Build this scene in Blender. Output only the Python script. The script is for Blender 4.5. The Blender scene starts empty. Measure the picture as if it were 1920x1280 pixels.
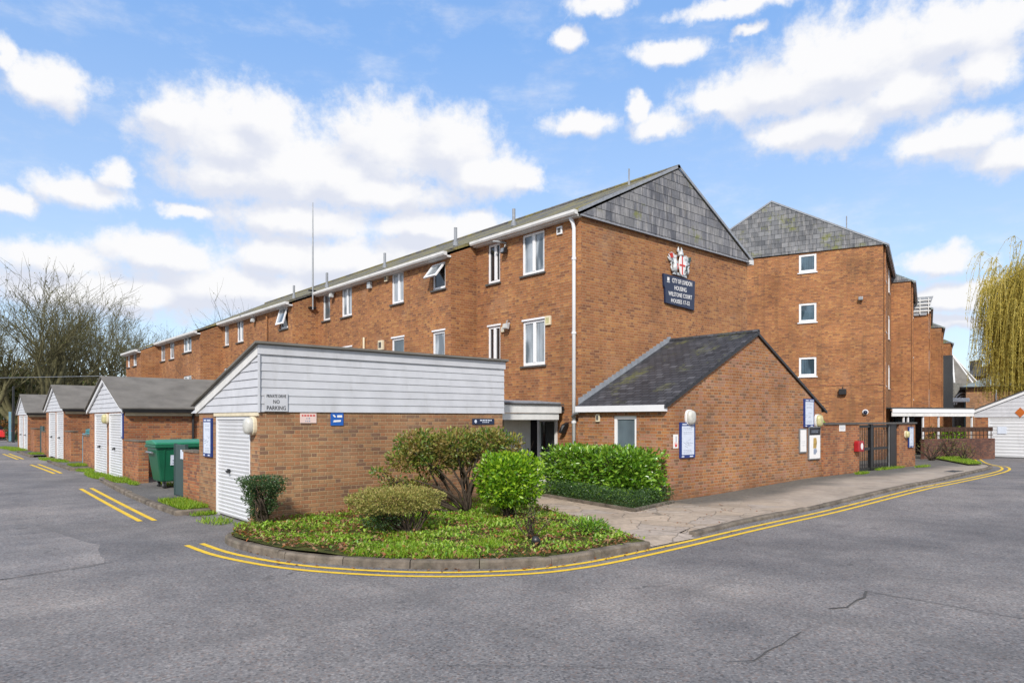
import bpy, bmesh, math, random
import numpy as np
from mathutils import Vector, Matrix
from math import radians, sin, cos, pi

C = bpy.context.scene.collection
S = bpy.context.scene

# ------------------------------------------------------------------ camera, sky, sun, exposure
YAW = radians(40.965)
cam = bpy.data.objects.new('camera', bpy.data.cameras.new('camera'))
C.objects.link(cam)
cam.location = (0, 0, 2.0)
cam.rotation_euler = (radians(90), 0, -YAW)
cam.data.sensor_width = 36
cam.data.lens = 36 * 1290 / 1920
cam.data.shift_y = 146 / 1920
cam.data.clip_end = 3000
S.camera = cam
S.view_settings.view_transform = 'Standard'
S.view_settings.look = 'None'
S.view_settings.exposure = 0.52
S.view_settings.gamma = 1
S.view_settings.use_curve_mapping = False
S.cycles.max_bounces = 6
S.cycles.transparent_max_bounces = 6

SUN_EL, SUN_AZ = radians(36), radians(-130)          # azimuth clockwise from +Y
sun = bpy.data.objects.new('sun', bpy.data.lights.new('sun', 'SUN'))
C.objects.link(sun)
sun.data.energy = 3.0
sun.data.angle = radians(5)
sun.data.color = (1, .95, .88)
sd = Vector((sin(SUN_AZ) * cos(SUN_EL), cos(SUN_AZ) * cos(SUN_EL), sin(SUN_EL)))
sun.rotation_euler = sd.to_track_quat('Z', 'Y').to_euler()


class NT:
    """small node-tree writer"""
    def __init__(s, tree):
        s.t = tree
    def n(s, typ, ins=None, **props):
        nd = s.t.nodes.new(typ)
        for k, v in props.items():
            setattr(nd, k, v)
        for k, v in (ins or {}).items():
            s.set(nd.inputs[k], v)
        return nd
    def set(s, sock, v):
        if hasattr(v, 'is_output'):
            s.t.links.new(v, sock)
        elif hasattr(v, 'outputs'):
            s.t.links.new(v.outputs[0], sock)
        else:
            sock.default_value = v
    def m(s, op, a, b=None, c=None, clamp=False):
        nd = s.t.nodes.new('ShaderNodeMath'); nd.operation = op; nd.use_clamp = clamp
        for i, v in enumerate((a, b, c)):
            if v is not None:
                s.set(nd.inputs[i], v)
        return nd.outputs[0]
    def vm(s, op, a, b=None, c=None, scale=None):
        nd = s.t.nodes.new('ShaderNodeVectorMath'); nd.operation = op
        for i, v in enumerate((a, b, c)):
            if v is not None:
                s.set(nd.inputs[i], v)
        if scale is not None:
            s.set(nd.inputs[3], scale)
        return nd.outputs['Value' if op in ('LENGTH', 'DOT_PRODUCT') else 'Vector']
    def ramp(s, fac, stops, interp='LINEAR'):
        nd = s.t.nodes.new('ShaderNodeValToRGB')
        cr = nd.color_ramp; cr.interpolation = interp
        while len(cr.elements) < len(stops):
            cr.elements.new(0.5)
        for e, (p, col) in zip(cr.elements, stops):
            e.position = p
            e.color = (*col, 1) if len(col) == 3 else col
        s.set(nd.inputs[0], fac)
        return nd.outputs[0]
    def mix(s, fac, a, b, blend='MIX'):
        nd = s.t.nodes.new('ShaderNodeMix'); nd.data_type = 'RGBA'; nd.blend_type = blend
        s.set(nd.inputs[0], fac)
        s.set(nd.inputs[6], (*a, 1) if isinstance(a, tuple) and len(a) == 3 else a)
        s.set(nd.inputs[7], (*b, 1) if isinstance(b, tuple) and len(b) == 3 else b)
        return nd.outputs[2]
    def smooth(s, x, lo, hi, a=0.0, b=1.0):
        nd = s.t.nodes.new('ShaderNodeMapRange'); nd.interpolation_type = 'SMOOTHSTEP'
        for i, v in enumerate((x, lo, hi, a, b)):
            s.set(nd.inputs[i], v)
        return nd.outputs[0]
    def noise(s, vec, scale, detail=4, rough=.55):
        return s.n('ShaderNodeTexNoise', {'Vector': vec, 'Scale': scale, 'Detail': detail, 'Roughness': rough}).outputs[0]


# world: Nishita sky with cumulus clouds fixed to compass directions
CLOUDS = [(-22.7, 20.4, 5.7, 3.8), (-26.0, 21.3, 2.5, 2.1), (-20.4, 22.0, 4.3, 2.7), (-18.0, 18.6, 5.6, 3.2), (-22.7, 18.1, 4.9, 2.0), (-10.5, 21.3, 5.8, 3.6), (-5.3, 21.5, 4.8, 3.1), (-2.4, 19.5, 4.4, 2.0), (-14.8, 18.9, 6.6, 2.9), (-11.4, 17.9, 8.5, 1.8), (-17.2, 15.4, 6.9, 1.7), (-25.3, 15.2, 2.2, 0.6), (-33.7, 10.8, 4.3, 1.5), (-27.1, 11.9, 5.6, 1.7), (-18.8, 12.7, 4.4, 2.2), (-13.5, 12.2, 6.3, 2.5), (-7.1, 15.3, 5.7, 1.7), (-30.5, 9.0, 9.9, 1.7), (-21.6, 9.9, 9.6, 2.2), (-7.9, 13.2, 4.8, 2.5), (-2.7, 15.8, 3.1, 1.2), (-34.1, 21.9, 2.9, 1.6), (-36.5, 23.0, 1.0, 1.1), (-36.1, 14.4, 1.3, 1.0), (-32.1, 15.6, 3.0, 1.2), (-30.0, 17.2, 1.3, 1.1), (26.4, 24.8, 8.2, 3.6), (20.8, 24.1, 6.2, 2.1), (33.1, 25.2, 5.9, 2.4), (16.8, 23.9, 3.3, 1.1), (24.9, 21.3, 3.7, 2.1), (22.7, 21.1, 4.2, 1.4), (29.8, 22.5, 4.0, 2.1), (34.3, 22.8, 2.7, 1.7), (33.1, 19.0, 4.1, 1.6), (36.1, 17.3, 3.2, 1.4), (31.0, 19.1, 2.0, 0.8), (12.0, 22.6, 2.6, 1.1), (10.4, 23.8, 1.0, 1.2), (6.0, 23.1, 3.3, 0.9), (12.7, 27.5, 3.6, 0.8), (4.7, 28.8, 1.7, 0.9), (18.0, 29.7, 4.8, 0.7), (7.1, 30.8, 2.8, 0.7), (1.3, 19.3, 1.5, 1.1), (32.1, 11.0, 3.0, 1.1), (32.8, 8.4, 3.8, 1.3), (33.1, 6.7, 2.8, 0.7), (18.8, 28.2, 1.6, 0.4)]
W = bpy.data.worlds.new('World'); S.world = W; W.use_nodes = True
for nd in list(W.node_tree.nodes):
    W.node_tree.nodes.remove(nd)
w = NT(W.node_tree)
sky = w.n('ShaderNodeTexSky', sky_type='NISHITA', sun_disc=False, sun_elevation=SUN_EL, sun_rotation=SUN_AZ,
          altitude=50, air_density=1.0, dust_density=0.6, ozone_density=2.0)
geo = w.n('ShaderNodeTexCoord').outputs['Generated']
sx = w.n('ShaderNodeSeparateXYZ', {0: geo})
az = w.m('SUBTRACT', w.m('ARCTAN2', sx.outputs[0], sx.outputs[1]), YAW)
az = w.m('WRAP', az, pi, -pi)
el = w.m('ARCSINE', sx.outputs[2])
q = w.n('ShaderNodeCombineXYZ', {0: w.m('MULTIPLY', az, 57.2958), 1: w.m('MULTIPLY', el, 57.2958)}).outputs[0]
wob = w.n('ShaderNodeTexNoise', {'Vector': q, 'Scale': .42, 'Detail': 6, 'Roughness': .6})
q2 = w.vm('ADD', q, w.vm('MULTIPLY', w.vm('SUBTRACT', wob.outputs[1], (.5, .5, .5)), (3.0, 1.7, 0)))
q3 = w.vm('ADD', w.vm('ADD', q, (.5, 1.3, 0)), w.vm('MULTIPLY', w.vm('SUBTRACT', wob.outputs[1], (.5, .5, .5)), (1.5, .8, 0)))
mask = above = None                   # 'above' reads the same clouds a little higher up: where it is fuller we are on an underside
for (a, e, ra, re) in CLOUDS:
    for up in (0, 1):
        d = w.vm('LENGTH', w.vm('MULTIPLY', w.vm('SUBTRACT', q3 if up else q2, (a, e, 0)), (1 / ra, 1 / re, 0)))
        v = w.m('SUBTRACT', 1.0, d)
        if up:
            above = v if above is None else w.m('SMOOTH_MAX', above, v, .3)
        else:
            mask = v if mask is None else w.m('SMOOTH_MAX', mask, v, .25)
cover = w.m('MAXIMUM', mask, -.8)
far_out = w.smooth(w.m('ABSOLUTE', az), radians(42), radians(60))
high = w.smooth(el, radians(32), radians(42))
gen = w.m('SUBTRACT', w.m('MULTIPLY', w.noise(geo, 2.2, 3), 3.2), 1.5)
gen = w.m('ADD', gen, w.m('MULTIPLY', w.m('SUBTRACT', w.m('MAXIMUM', far_out, high), 1.0), 6.0))
mask = w.m('MAXIMUM', w.m('MAXIMUM', mask, -.8), gen)
puff = w.noise(q, .50, 9, .64)
dens = w.m('ADD', mask, w.m('MULTIPLY', w.m('SUBTRACT', puff, .5), 1.5))
dens = w.m('ADD', dens, .06)
alpha = w.smooth(dens, -.24, .52)
wisp = w.m('MULTIPLY', w.smooth(w.noise(w.vm('MULTIPLY', q, (.6, 1.4, 1)), .22, 6, .65), .46, .85), .5)
alpha = w.m('MAXIMUM', alpha, wisp)
lump = w.noise(w.vm('MULTIPLY', w.vm('ADD', q, (0, .9, 3)), (.7, 1.2, 1)), .30, 5, .55)
under = w.m('SUBTRACT', w.m('MAXIMUM', above, -.8), cover)
shade = w.smooth(w.m('ADD', under, w.m('MULTIPLY', w.m('SUBTRACT', lump, .5), 1.7)), -.30, .38)
ccol = w.mix(shade, (.68, .68, .69), (.525, .55, .625))
skyc = w.mix(1.0, w.vm('SCALE', sky.outputs[0], scale=.1), (1.4, 1.5, 1.55), 'MULTIPLY')
# horizon air is milky
air = w.ramp(w.m('DIVIDE', el, radians(90)), [(0, (.50, .57, .66)), (.12, (.38, .49, .665)), (.2, (.29, .425, .665)), (.32, (.185, .35, .67)), (.8, (.11, .25, .56))])
skyc = w.mix(.7, skyc, air)
fin = w.mix(alpha, skyc, ccol)
bg = w.n('ShaderNodeBackground', {'Color': fin, 'Strength': 1.0})
w.n('ShaderNodeOutputWorld', {'Surface': bg.outputs[0]})
W.cycles.sampling_method = 'MANUAL'
W.cycles.sample_map_resolution = 1024

# ------------------------------------------------------------------ helpers
def ss(a, b, x):
    k = min(1, max(0, (x - a) / (b - a))); return k * k * (3 - 2 * k)

def gz(x, y):
    """height of the ground: a slow rise along the garages and along the pavement"""
    return .2 * ss(13, 30, y) * (1 - ss(12, 20, x)) + .16 * ss(13.5, 21.5, x) * (1 - ss(26, 40, x))

ORG = {}

class MB:
    def __init__(s):
        s.V = []; s.F = []
    def poly(s, pts):
        b = len(s.V); s.V += [tuple(p) for p in pts]; s.F.append(tuple(range(b, b + len(pts))))
        return s
    def obox(s, o, ex, ey, ez):
        o, ex, ey, ez = map(Vector, (o, ex, ey, ez)); b = len(s.V)
        for k in range(8):
            s.V.append(tuple(o + ex * (k & 1) + ey * (k >> 1 & 1) + ez * (k >> 2 & 1)))
        for f in ((0, 2, 3, 1), (4, 5, 7, 6), (0, 1, 5, 4), (2, 6, 7, 3), (0, 4, 6, 2), (1, 3, 7, 5)):
            s.F.append(tuple(b + i for i in f))
        return s
    def box(s, x0, x1, y0, y1, z0, z1):
        return s.obox((x0, y0, z0), (x1 - x0, 0, 0), (0, y1 - y0, 0), (0, 0, z1 - z0))
    def prism(s, pts, vec):
        vec = Vector(vec); n = len(pts); b = len(s.V)
        s.V += [tuple(p) for p in pts] + [tuple(Vector(p) + vec) for p in pts]
        s.F.append(tuple(range(b, b + n))); s.F.append(tuple(range(b + 2 * n - 1, b + n - 1, -1)))
        for i in range(n):
            j = (i + 1) % n
            s.F.append((b + i, b + j, b + n + j, b + n + i))
        return s
    def tube(s, pts, r, n=8, cap=True):
        pts = [Vector(p) for p in pts]
        rr = r if isinstance(r, (list, tuple)) else [r] * len(pts)
        b = len(s.V); up = None
        for i, p in enumerate(pts):
            d = (pts[min(i + 1, len(pts) - 1)] - pts[max(i - 1, 0)]).normalized()
            if up is None:
                up = Vector((0, 0, 1)) if abs(d.z) < .9 else Vector((1, 0, 0))
            a = d.cross(up)
            if a.length < 1e-4:
                a = d.cross(Vector((1, .3, 0)))
            a.normalize(); c = a.cross(d); up = c
            for k in range(n):
                t = 2 * pi * k / n
                s.V.append(tuple(p + (a * cos(t) + c * sin(t)) * rr[i]))
        for i in range(len(pts) - 1):
            for k in range(n):
                k2 = (k + 1) % n
                s.F.append((b + i * n + k, b + i * n + k2, b + (i + 1) * n + k2, b + (i + 1) * n + k))
        if cap:
            s.F.append(tuple(b + k for k in range(n)))
            s.F.append(tuple(b + (len(pts) - 1) * n + k for k in reversed(range(n))))
        return s
    def wall(s, O, ex, nout, s0, s1, z0, z1, ops=(), rev=.1):
        """vertical wall face with real openings and their reveals; ops = (sa, sb, za, zb)"""
        O, ex, nout = Vector(O), Vector(ex), Vector(nout)
        P = lambda a, z, d=0: O + ex * a + Vector((0, 0, z)) - nout * d
        xs = sorted({s0, s1, *[v for o in ops for v in o[:2]]})
        zs = sorted({z0, z1, *[v for o in ops for v in o[2:]]})
        for i in range(len(xs) - 1):
            for j in range(len(zs) - 1):
                cx, cz = (xs[i] + xs[i + 1]) / 2, (zs[j] + zs[j + 1]) / 2
                if any(o[0] < cx < o[1] and o[2] < cz < o[3] for o in ops):
                    continue
                s.poly([P(xs[i], zs[j]), P(xs[i + 1], zs[j]), P(xs[i + 1], zs[j + 1]), P(xs[i], zs[j + 1])])
        for a, b, c, d in ops:
            for (p, q_) in (((a, c), (a, d)), ((a, d), (b, d)), ((b, d), (b, c)), ((b, c), (a, c))):
                s.poly([P(*p), P(*q_), P(*q_, rev), P(*p, rev)])
        return s
    def boards(s, O, ex, nout, z0, z1, h, lo, hi, t=.018):
        """overlapping weatherboards; lo(z), hi(z) give the ends of each board"""
        O, ex, nout = Vector(O), Vector(ex), Vector(nout)
        z = z0
        while z < z1 - 1e-6:
            zt = min(z + h, z1)
            P = lambda a, zz, d: O + ex * a + Vector((0, 0, zz)) + nout * d
            a0, b0, a1, b1 = lo(z), hi(z), lo(zt), hi(zt)
            if b0 - a0 > .02:
                if b1 < a1:
                    a1 = b1 = (a1 + b1) / 2
                s.poly([P(a0, z, t), P(b0, z, t), P(b1, zt, .003), P(a1, zt, .003)])
                s.poly([P(a0, z, 0), P(b0, z, 0), P(b0, z, t), P(a0, z, t)])
                s.poly([P(a0, z, 0), P(a0, z, t), P(a1, zt, .003), P(a1, zt, 0)])
                s.poly([P(b0, z, t), P(b0, z, 0), P(b1, zt, 0), P(b1, zt, .003)])
            z = zt
        return s
    def build(s, name, mat, parent=None, smooth=False, recalc=True, bevel=0):
        me = bpy.data.meshes.new(name)
        me.from_pydata(s.V, [], s.F)
        if recalc:
            bm = bmesh.new(); bm.from_mesh(me)
            bmesh.ops.recalc_face_normals(bm, faces=bm.faces)
            bm.to_mesh(me); bm.free()
        if bevel:
            bm = bmesh.new(); bm.from_mesh(me)
            bmesh.ops.remove_doubles(bm, verts=bm.verts, dist=1e-5)
            es = [e for e in bm.edges if len(e.link_faces) == 2 and e.calc_face_angle(0) > .6]
            bmesh.ops.bevel(bm, geom=es, offset=bevel, segments=2, affect='EDGES', profile=.6)
            bm.to_mesh(me); bm.free()
        me.update()
        box_uv(me)
        me.materials.append(mat)
        if smooth:
            me.polygons.foreach_set('use_smooth', [True] * len(me.polygons))
        return link(name, me, parent)

def link(name, data, parent=None):
    o = bpy.data.objects.new(name, data); C.objects.link(o)
    org = Vector((0, 0, 0))
    if parent is not None:
        org = ORG[parent.name]; o.parent = parent
        if isinstance(data, bpy.types.Mesh) and org.length:
            data.transform(Matrix.Translation(-org))
    ORG[o.name] = org
    return o

def box_uv(me):
    """metre-true UVs: u along the horizontal of each face, v up its slope"""
    n = len(me.polygons)
    if n == 0:
        return
    nrm = np.empty(n * 3, np.float32); me.polygons.foreach_get('normal', nrm); nrm = nrm.reshape(-1, 3)
    co = np.empty(len(me.vertices) * 3, np.float32); me.vertices.foreach_get('co', co); co = co.reshape(-1, 3)
    tot = np.empty(n, np.int32); me.polygons.foreach_get('loop_total', tot)
    vi = np.empty(len(me.loops), np.int32); me.loops.foreach_get('vertex_index', vi)
    t = np.stack([-nrm[:, 1], nrm[:, 0], np.zeros(n)], 1)
    l = np.linalg.norm(t, axis=1); flat = l < .05
    t[flat] = (1, 0, 0); l[flat] = 1
    t /= l[:, None]
    b = np.cross(nrm, t)
    fi = np.repeat(np.arange(n), tot)
    uv = np.stack([(co[vi] * t[fi]).sum(1), (co[vi] * b[fi]).sum(1)], 1).astype(np.float32)
    lay = me.uv_layers.new(name='UVMap')
    lay.data.foreach_set('uv', uv.ravel())

def tag(o, label=None, cat=None, group=None, kind=None):
    for k, v in (('label', label), ('category', cat), ('group', group), ('kind', kind)):
        if v:
            o[k] = v
    return o

def thing(name, label, cat, loc=(0, 0, 0), group=None):
    o = bpy.data.objects.new(name, None); C.objects.link(o)
    o.location = loc; o.empty_display_size = .2
    ORG[o.name] = Vector(loc)
    return tag(o, label, cat, group)

def dup(root, delta, label=None):
    r = root.copy(); C.objects.link(r); r.location = root.location + Vector(delta)
    if label:
        r['label'] = label
    ORG[r.name] = ORG[root.name] + Vector(delta)
    def kids(src, dst):
        for ch in list(src.children):
            c = ch.copy(); C.objects.link(c); c.parent = dst
            kids(ch, c)
    kids(root, r)
    return r

def lettering(txt, parent, mat, pos, face, width, height, name='lettering'):
    """raised letters standing on a wall; face '-y' or '-x'; pos is the middle of the word"""
    cu = bpy.data.curves.new(name, 'FONT'); cu.body = txt; cu.size = 1; cu.extrude = .002
    cu.align_x = 'CENTER'; cu.align_y = 'CENTER'; cu.resolution_u = 2; cu.offset = .004
    cu.materials.append(mat)
    tmp = bpy.data.objects.new(name, cu); C.objects.link(tmp)
    bpy.context.view_layer.update()
    me = bpy.data.meshes.new_from_object(tmp.evaluated_get(bpy.context.evaluated_depsgraph_get()))
    bpy.data.objects.remove(tmp)
    o = bpy.data.objects.new(name, me); C.objects.link(o)
    o.parent = parent
    o.location = Vector(pos) - ORG[parent.name]
    o.rotation_euler = (radians(90), 0, 0 if face == '-y' else radians(-90))
    bpy.context.view_layer.update()
    d = o.dimensions
    o.scale = (width / max(d.x, .01), height / max(d.y, .01), 1)
    return o

# ------------------------------------------------------------------ materials
def mat(name, rough=.8, spec=.3):
    m = bpy.data.materials.new(name); m.use_nodes = True
    t = NT(m.node_tree); b = m.node_tree.nodes['Principled BSDF']
    b.inputs['Roughness'].default_value = rough
    b.inputs['Specular IOR Level'].default_value = spec
    return m, t, b

def plain(name, col, rough=.6, spec=.4, metal=0, var=.12, scale=6.0, bump=0.0, dirt=0.0):
    m, t, b = mat(name, rough, spec)
    oc = t.n('ShaderNodeTexCoord').outputs['Object']
    f = t.noise(oc, scale, 5, .6)
    lo = tuple(c * (1 - var) for c in col); hi = tuple(min(1, c * (1 + var)) for c in col)
    c = t.ramp(f, [(.3, lo), (.7, hi)])
    if dirt:
        d = t.smooth(t.noise(t.vm('MULTIPLY', oc, (1, 1, .35)), 2.3, 6, .65), .5, .8)
        c = t.mix(t.m('MULTIPLY', d, dirt), c, (.16, .15, .11))
    t.set(b.inputs['Base Color'], c)
    b.inputs['Metallic'].default_value = metal
    if bump:
        bp = t.n('ShaderNodeBump', {'Strength': bump, 'Distance': .01, 'Height': t.noise(oc, scale * 8, 4)})
        t.set(b.inputs['Normal'], bp.outputs[0])
    return m

def cells(t, cw, ch, gap, shift=.5, soft=.004, header=0):
    """running-bond cells on metre UVs: (random value per cell, second random, gap mask 0..1 inside, fv)"""
    uv = t.n('ShaderNodeUVMap', uv_map='UVMap').outputs[0]
    wob = t.n('ShaderNodeTexNoise', {'Vector': uv, 'Scale': 5.0, 'Detail': 2})
    uv = t.vm('ADD', uv, t.vm('SCALE', t.vm('SUBTRACT', wob.outputs[1], (.5, .5, .5)), scale=.008))
    s = t.n('ShaderNodeSeparateXYZ', {0: uv})
    u, v = s.outputs[0], s.outputs[1]
    rv = t.m('DIVIDE', v, ch); row = t.m('FLOOR', rv)
    uc = t.m('ADD', t.m('DIVIDE', u, cw), t.m('MULTIPLY', t.m('FLOORED_MODULO', row, 2.0), shift))
    col = t.m('FLOOR', uc)
    fu = t.m('MULTIPLY', t.m('FRACT', uc), cw)
    if header:                        # every cell is a long brick followed by a short one
        hd = t.m('GREATER_THAN', fu, cw - header)
        col = t.m('ADD', t.m('MULTIPLY', col, 2), hd)
        fu = t.m('SUBTRACT', fu, t.m('MULTIPLY', hd, cw - header))
        cw = t.m('ADD', cw - header, t.m('MULTIPLY', hd, 2 * header - cw))
    fu = t.m('MULTIPLY', fu, 1.0); fv = t.m('MULTIPLY', t.m('FRACT', rv), ch)
    e = t.m('MINIMUM', t.m('MINIMUM', fu, t.m('SUBTRACT', cw, fu)), t.m('MINIMUM', fv, t.m('SUBTRACT', ch, fv)))
    inside = t.smooth(e, gap / 2 - soft / 2, gap / 2 + soft)
    wn = t.n('ShaderNodeTexWhiteNoise', {'Vector': t.n('ShaderNodeCombineXYZ', {0: col, 1: row}).outputs[0]}, noise_dimensions='2D')
    return wn.outputs[0], wn.outputs[1], inside, fv, uv

def brick(name, tones, mortar, stain=(.10, .075, .05), stain_amt=.35, seed=0.0, damp=0.0):
    m, t, b = mat(name, .88, .25)
    r, rc, inside, fv, uv = cells(t, .3375, .075, .0105, header=.1125)
    k = len(tones)
    c = t.ramp(r, [(i / k, tn) for i, tn in enumerate(tones)], 'CONSTANT')
    oc = t.vm('ADD', t.n('ShaderNodeTexCoord').outputs['Object'], (seed, seed * 1.7, 0))
    grain = t.noise(uv, 60, 3, .7)
    c = t.mix(1.0, c, t.ramp(grain, [(.25, (.72,) * 3), (.75, (1.24,) * 3)]), 'MULTIPLY')
    c = t.mix(inside, t.mix(t.noise(oc, 3, 4), tuple(x * .75 for x in mortar), mortar), c)
    big = t.noise(oc, .55, 6, .62)
    c = t.mix(1.0, c, t.ramp(big, [(.28, (.70, .68, .68)), (.5, (.98, .97, .97)), (.70, (1.20, 1.21, 1.18))]), 'MULTIPLY')
    rain = t.smooth(t.noise(t.vm('MULTIPLY', oc, (1.6, 1.6, .16)), 1.3, 6, .66), .52, .72)
    c = t.mix(t.m('MULTIPLY', rain, stain_amt * .8), c, tuple(x * .7 for x in stain))
    pale = t.smooth(t.noise(t.vm('ADD', oc, (4, 9, 2)), .7, 5, .6), .58, .74)
    c = t.mix(t.m('MULTIPLY', pale, .22), c, (.48, .33, .22))
    st = t.smooth(t.noise(t.vm('MULTIPLY', oc, (1, 1, .4)), .9, 6, .68), .53, .74)
    c = t.mix(t.m('MULTIPLY', st, stain_amt), c, stain)
    if damp:
        z = t.n('ShaderNodeSeparateXYZ', {0: t.n('ShaderNodeNewGeometry').outputs['Position']}).outputs[2]
        dm = t.m('MULTIPLY', t.smooth(t.m('ADD', z, t.m('MULTIPLY', t.noise(oc, 1.6, 5), .9)), .9, .4), damp)
        c = t.mix(dm, c, t.mix(t.noise(oc, 5, 4), (.30, .10, .045), (.12, .10, .055)))
    t.set(b.inputs['Base Color'], c)
    h = t.m('ADD', t.m('MULTIPLY', inside, 1.0), t.m('MULTIPLY', grain, .45))
    bp = t.n('ShaderNodeBump', {'Strength': .9, 'Distance': .012, 'Height': h})
    t.set(b.inputs['Normal'], bp.outputs[0])
    return m

def slates(name, tones, cw, ch, moss=.0, streak=.0, mosscol=(.16, .17, .05), rough=.65, gap=.008):
    m, t, b = mat(name, rough, .35)
    r, rc, inside, fv, uv = cells(t, cw, ch, gap)
    k = len(tones)
    c = t.ramp(r, [(i / max(1, k - 1), tn) for i, tn in enumerate(tones)])
    oc = t.n('ShaderNodeTexCoord').outputs['Object']
    c = t.mix(1.0, c, t.ramp(t.noise(uv, 22, 4, .7), [(.25, (.75,) * 3), (.75, (1.25,) * 3)]), 'MULTIPLY')
    c = t.mix(1.0, c, t.ramp(t.noise(oc, .5, 5), [(.3, (.75,) * 3), (.7, (1.2,) * 3)]), 'MULTIPLY')
    if streak:
        stv = t.noise(t.vm('MULTIPLY', uv, (7.0, 1.1, 1)), 1.0, 5, .65)
        c = t.mix(t.m('MULTIPLY', t.smooth(stv, .45, .75), streak), c, (.42, .40, .39))
        stv = t.noise(t.vm('MULTIPLY', t.vm('ADD', uv, (9, 4, 0)), (5.0, 1.3, 1)), 1.0, 5, .65)
        c = t.mix(t.m('MULTIPLY', t.smooth(stv, .52, .8), streak), c, (.14, .12, .09))
    c = t.mix(inside, tuple(x * .35 for x in tones[0]), c)
    if moss:
        ms = t.smooth(t.m('ADD', t.noise(oc, 1.1, 7, .68), t.m('MULTIPLY', t.noise(oc, 11, 3), .25)), .74 - .24 * moss, .90 - .22 * moss)
        c = t.mix(ms, c, mosscol)
    t.set(b.inputs['Base Color'], c)
    h = t.m('ADD', t.m('MULTIPLY', inside, .5), t.m('ADD', t.m('MULTIPLY', r, .5), t.m('MULTIPLY', fv, -2.5)))
    bp = t.n('ShaderNodeBump', {'Strength': 1.0, 'Distance': .03, 'Height': h})
    t.set(b.inputs['Normal'], bp.outputs[0])
    return m

def leafy(name, tones, rough=.42, spec=.5, trans=.35, patch=None):
    m, t, b = mat(name, rough, spec)
    g = t.n('ShaderNodeNewGeometry')
    k = len(tones)
    c = t.ramp(g.outputs['Random Per Island'], [(i / max(1, k - 1), tn) for i, tn in enumerate(tones)])
    if patch:
        oc = t.n('ShaderNodeTexCoord').outputs['Object']
        c = t.mix(t.smooth(t.noise(oc, patch[1], 4), .45, .65), c, patch[0])
    t.set(b.inputs['Base Color'], c)
    tr = t.n('ShaderNodeBsdfTranslucent', {'Color': t.mix(1.0, c, (1.35, 1.3, .6), 'MULTIPLY')})
    mx = t.n('ShaderNodeMixShader', {0: trans, 1: b.outputs[0], 2: tr.outputs[0]})
    out = [x for x in m.node_tree.nodes if x.type == 'OUTPUT_MATERIAL'][0]
    t.set(out.inputs[0], mx.outputs[0])
    return m

def glass(name, col, rough=.04, spec=.8, var=.35, dark=None):
    """window pane: what shows behind it (curtain folds, or a dark room where the curtain parts) plus reflected sky, painted into the colour under a glossy face"""
    m, t, b = mat(name, rough, spec)
    oc = t.n('ShaderNodeTexCoord').outputs['Object']
    f = t.noise(t.vm('MULTIPLY', oc, (1, 1, .6)), 1.7, 3)
    c = t.ramp(f, [(.3, tuple(x * (1 - var) for x in col)), (.7, tuple(x * (1 + var) for x in col))])
    if dark:
        fold = t.noise(t.vm('MULTIPLY', oc, (16, 16, .5)), 1.0, 3)
        c = t.mix(1.0, c, t.ramp(fold, [(.3, (.72,) * 3), (.7, (1.2,) * 3)]), 'MULTIPLY')
        gap = t.smooth(t.noise(t.vm('MULTIPLY', oc, (1.3, 1.3, .45)), 1.35, 2), .50, .58)
        c = t.mix(t.m('MULTIPLY', gap, .85), c, dark)
    t.set(b.inputs['Base Color'], c)
    bp = t.n('ShaderNodeBump', {'Strength': .05, 'Distance': .05, 'Height': t.noise(oc, 1.2, 2)})
    t.set(b.inputs['Normal'], bp.outputs[0])
    return m

BR_ORANGE = [(.355, .152, .060), (.395, .175, .067), (.305, .126, .051), (.37, .152, .065), (.295, .122, .053), (.41, .195, .076), (.34, .143, .063), (.30, .126, .058), (.22, .094, .05)]
BR_TAN = [(.325, .17, .085), (.35, .185, .095), (.29, .145, .075), (.37, .20, .10), (.25, .132, .073), (.32, .16, .082), (.35, .16, .078), (.205, .115, .073)]
BR_RED = [(.36, .135, .06), (.42, .165, .07), (.30, .11, .055), (.40, .18, .08), (.22, .095, .06), (.38, .145, .065)]
M = {}
M['brick'] = brick('orange stock brick', BR_ORANGE, (.47, .295, .165), stain_amt=.34)
M['brick_tan'] = brick('buff stock brick', BR_TAN, (.46, .32, .19), stain=(.16, .12, .085), stain_amt=.35, seed=3.1, damp=.35)
M['brick_lodge'] = brick('lodge brick', BR_ORANGE[:5] + [(.35, .18, .11), (.37, .172, .105), (.21, .11, .065)], (.50, .35, .22), stain_amt=.25, seed=7.3, damp=.8)
M['brick_red'] = brick('red brown brick', BR_RED, (.40, .28, .17), stain_amt=.4, seed=5.5, damp=.4)
M['brick_far'] = brick('far buff brick', BR_TAN, (.42, .33, .23), stain_amt=.2, seed=9.9)
M['slate_gable'] = slates('gable slates', [(.085, .09, .105), (.13, .132, .147), (.18, .18, .19), (.10, .102, .115), (.21, .206, .206), (.14, .142, .155)], .40, .25, moss=.10, streak=.75)
M['slate_dark'] = slates('dark roof slates', [(.028, .030, .036), (.06, .062, .072), (.04, .042, .05), (.095, .097, .108)],   .24, .17, moss=.30, mosscol=(.11, .115, .05), gap=.014)
M['tile_moss'] = slates('mossy roof tiles', [(.07, .066, .062), (.13, .12, .11), (.09, .085, .08), (.16, .15, .13)], .30, .25, moss=.85, mosscol=(.20, .17, .06))
M['slate_green'] = slates('green slate', [(.16, .20, .20), (.22, .26, .26), (.19, .23, .23)], .35, .25, moss=.3)
M['felt'] = plain('grey roofing felt', (.16, .148, .132), .9, .2, var=.22, scale=1.6, bump=.5, dirt=.25)
M['felt_dark'] = plain('dark roofing felt', (.07, .07, .07), .9, .2, var=.25, scale=3)
M['white'] = plain('white gloss paint', (.70, .70, .71), .4, .4, var=.03)
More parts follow.
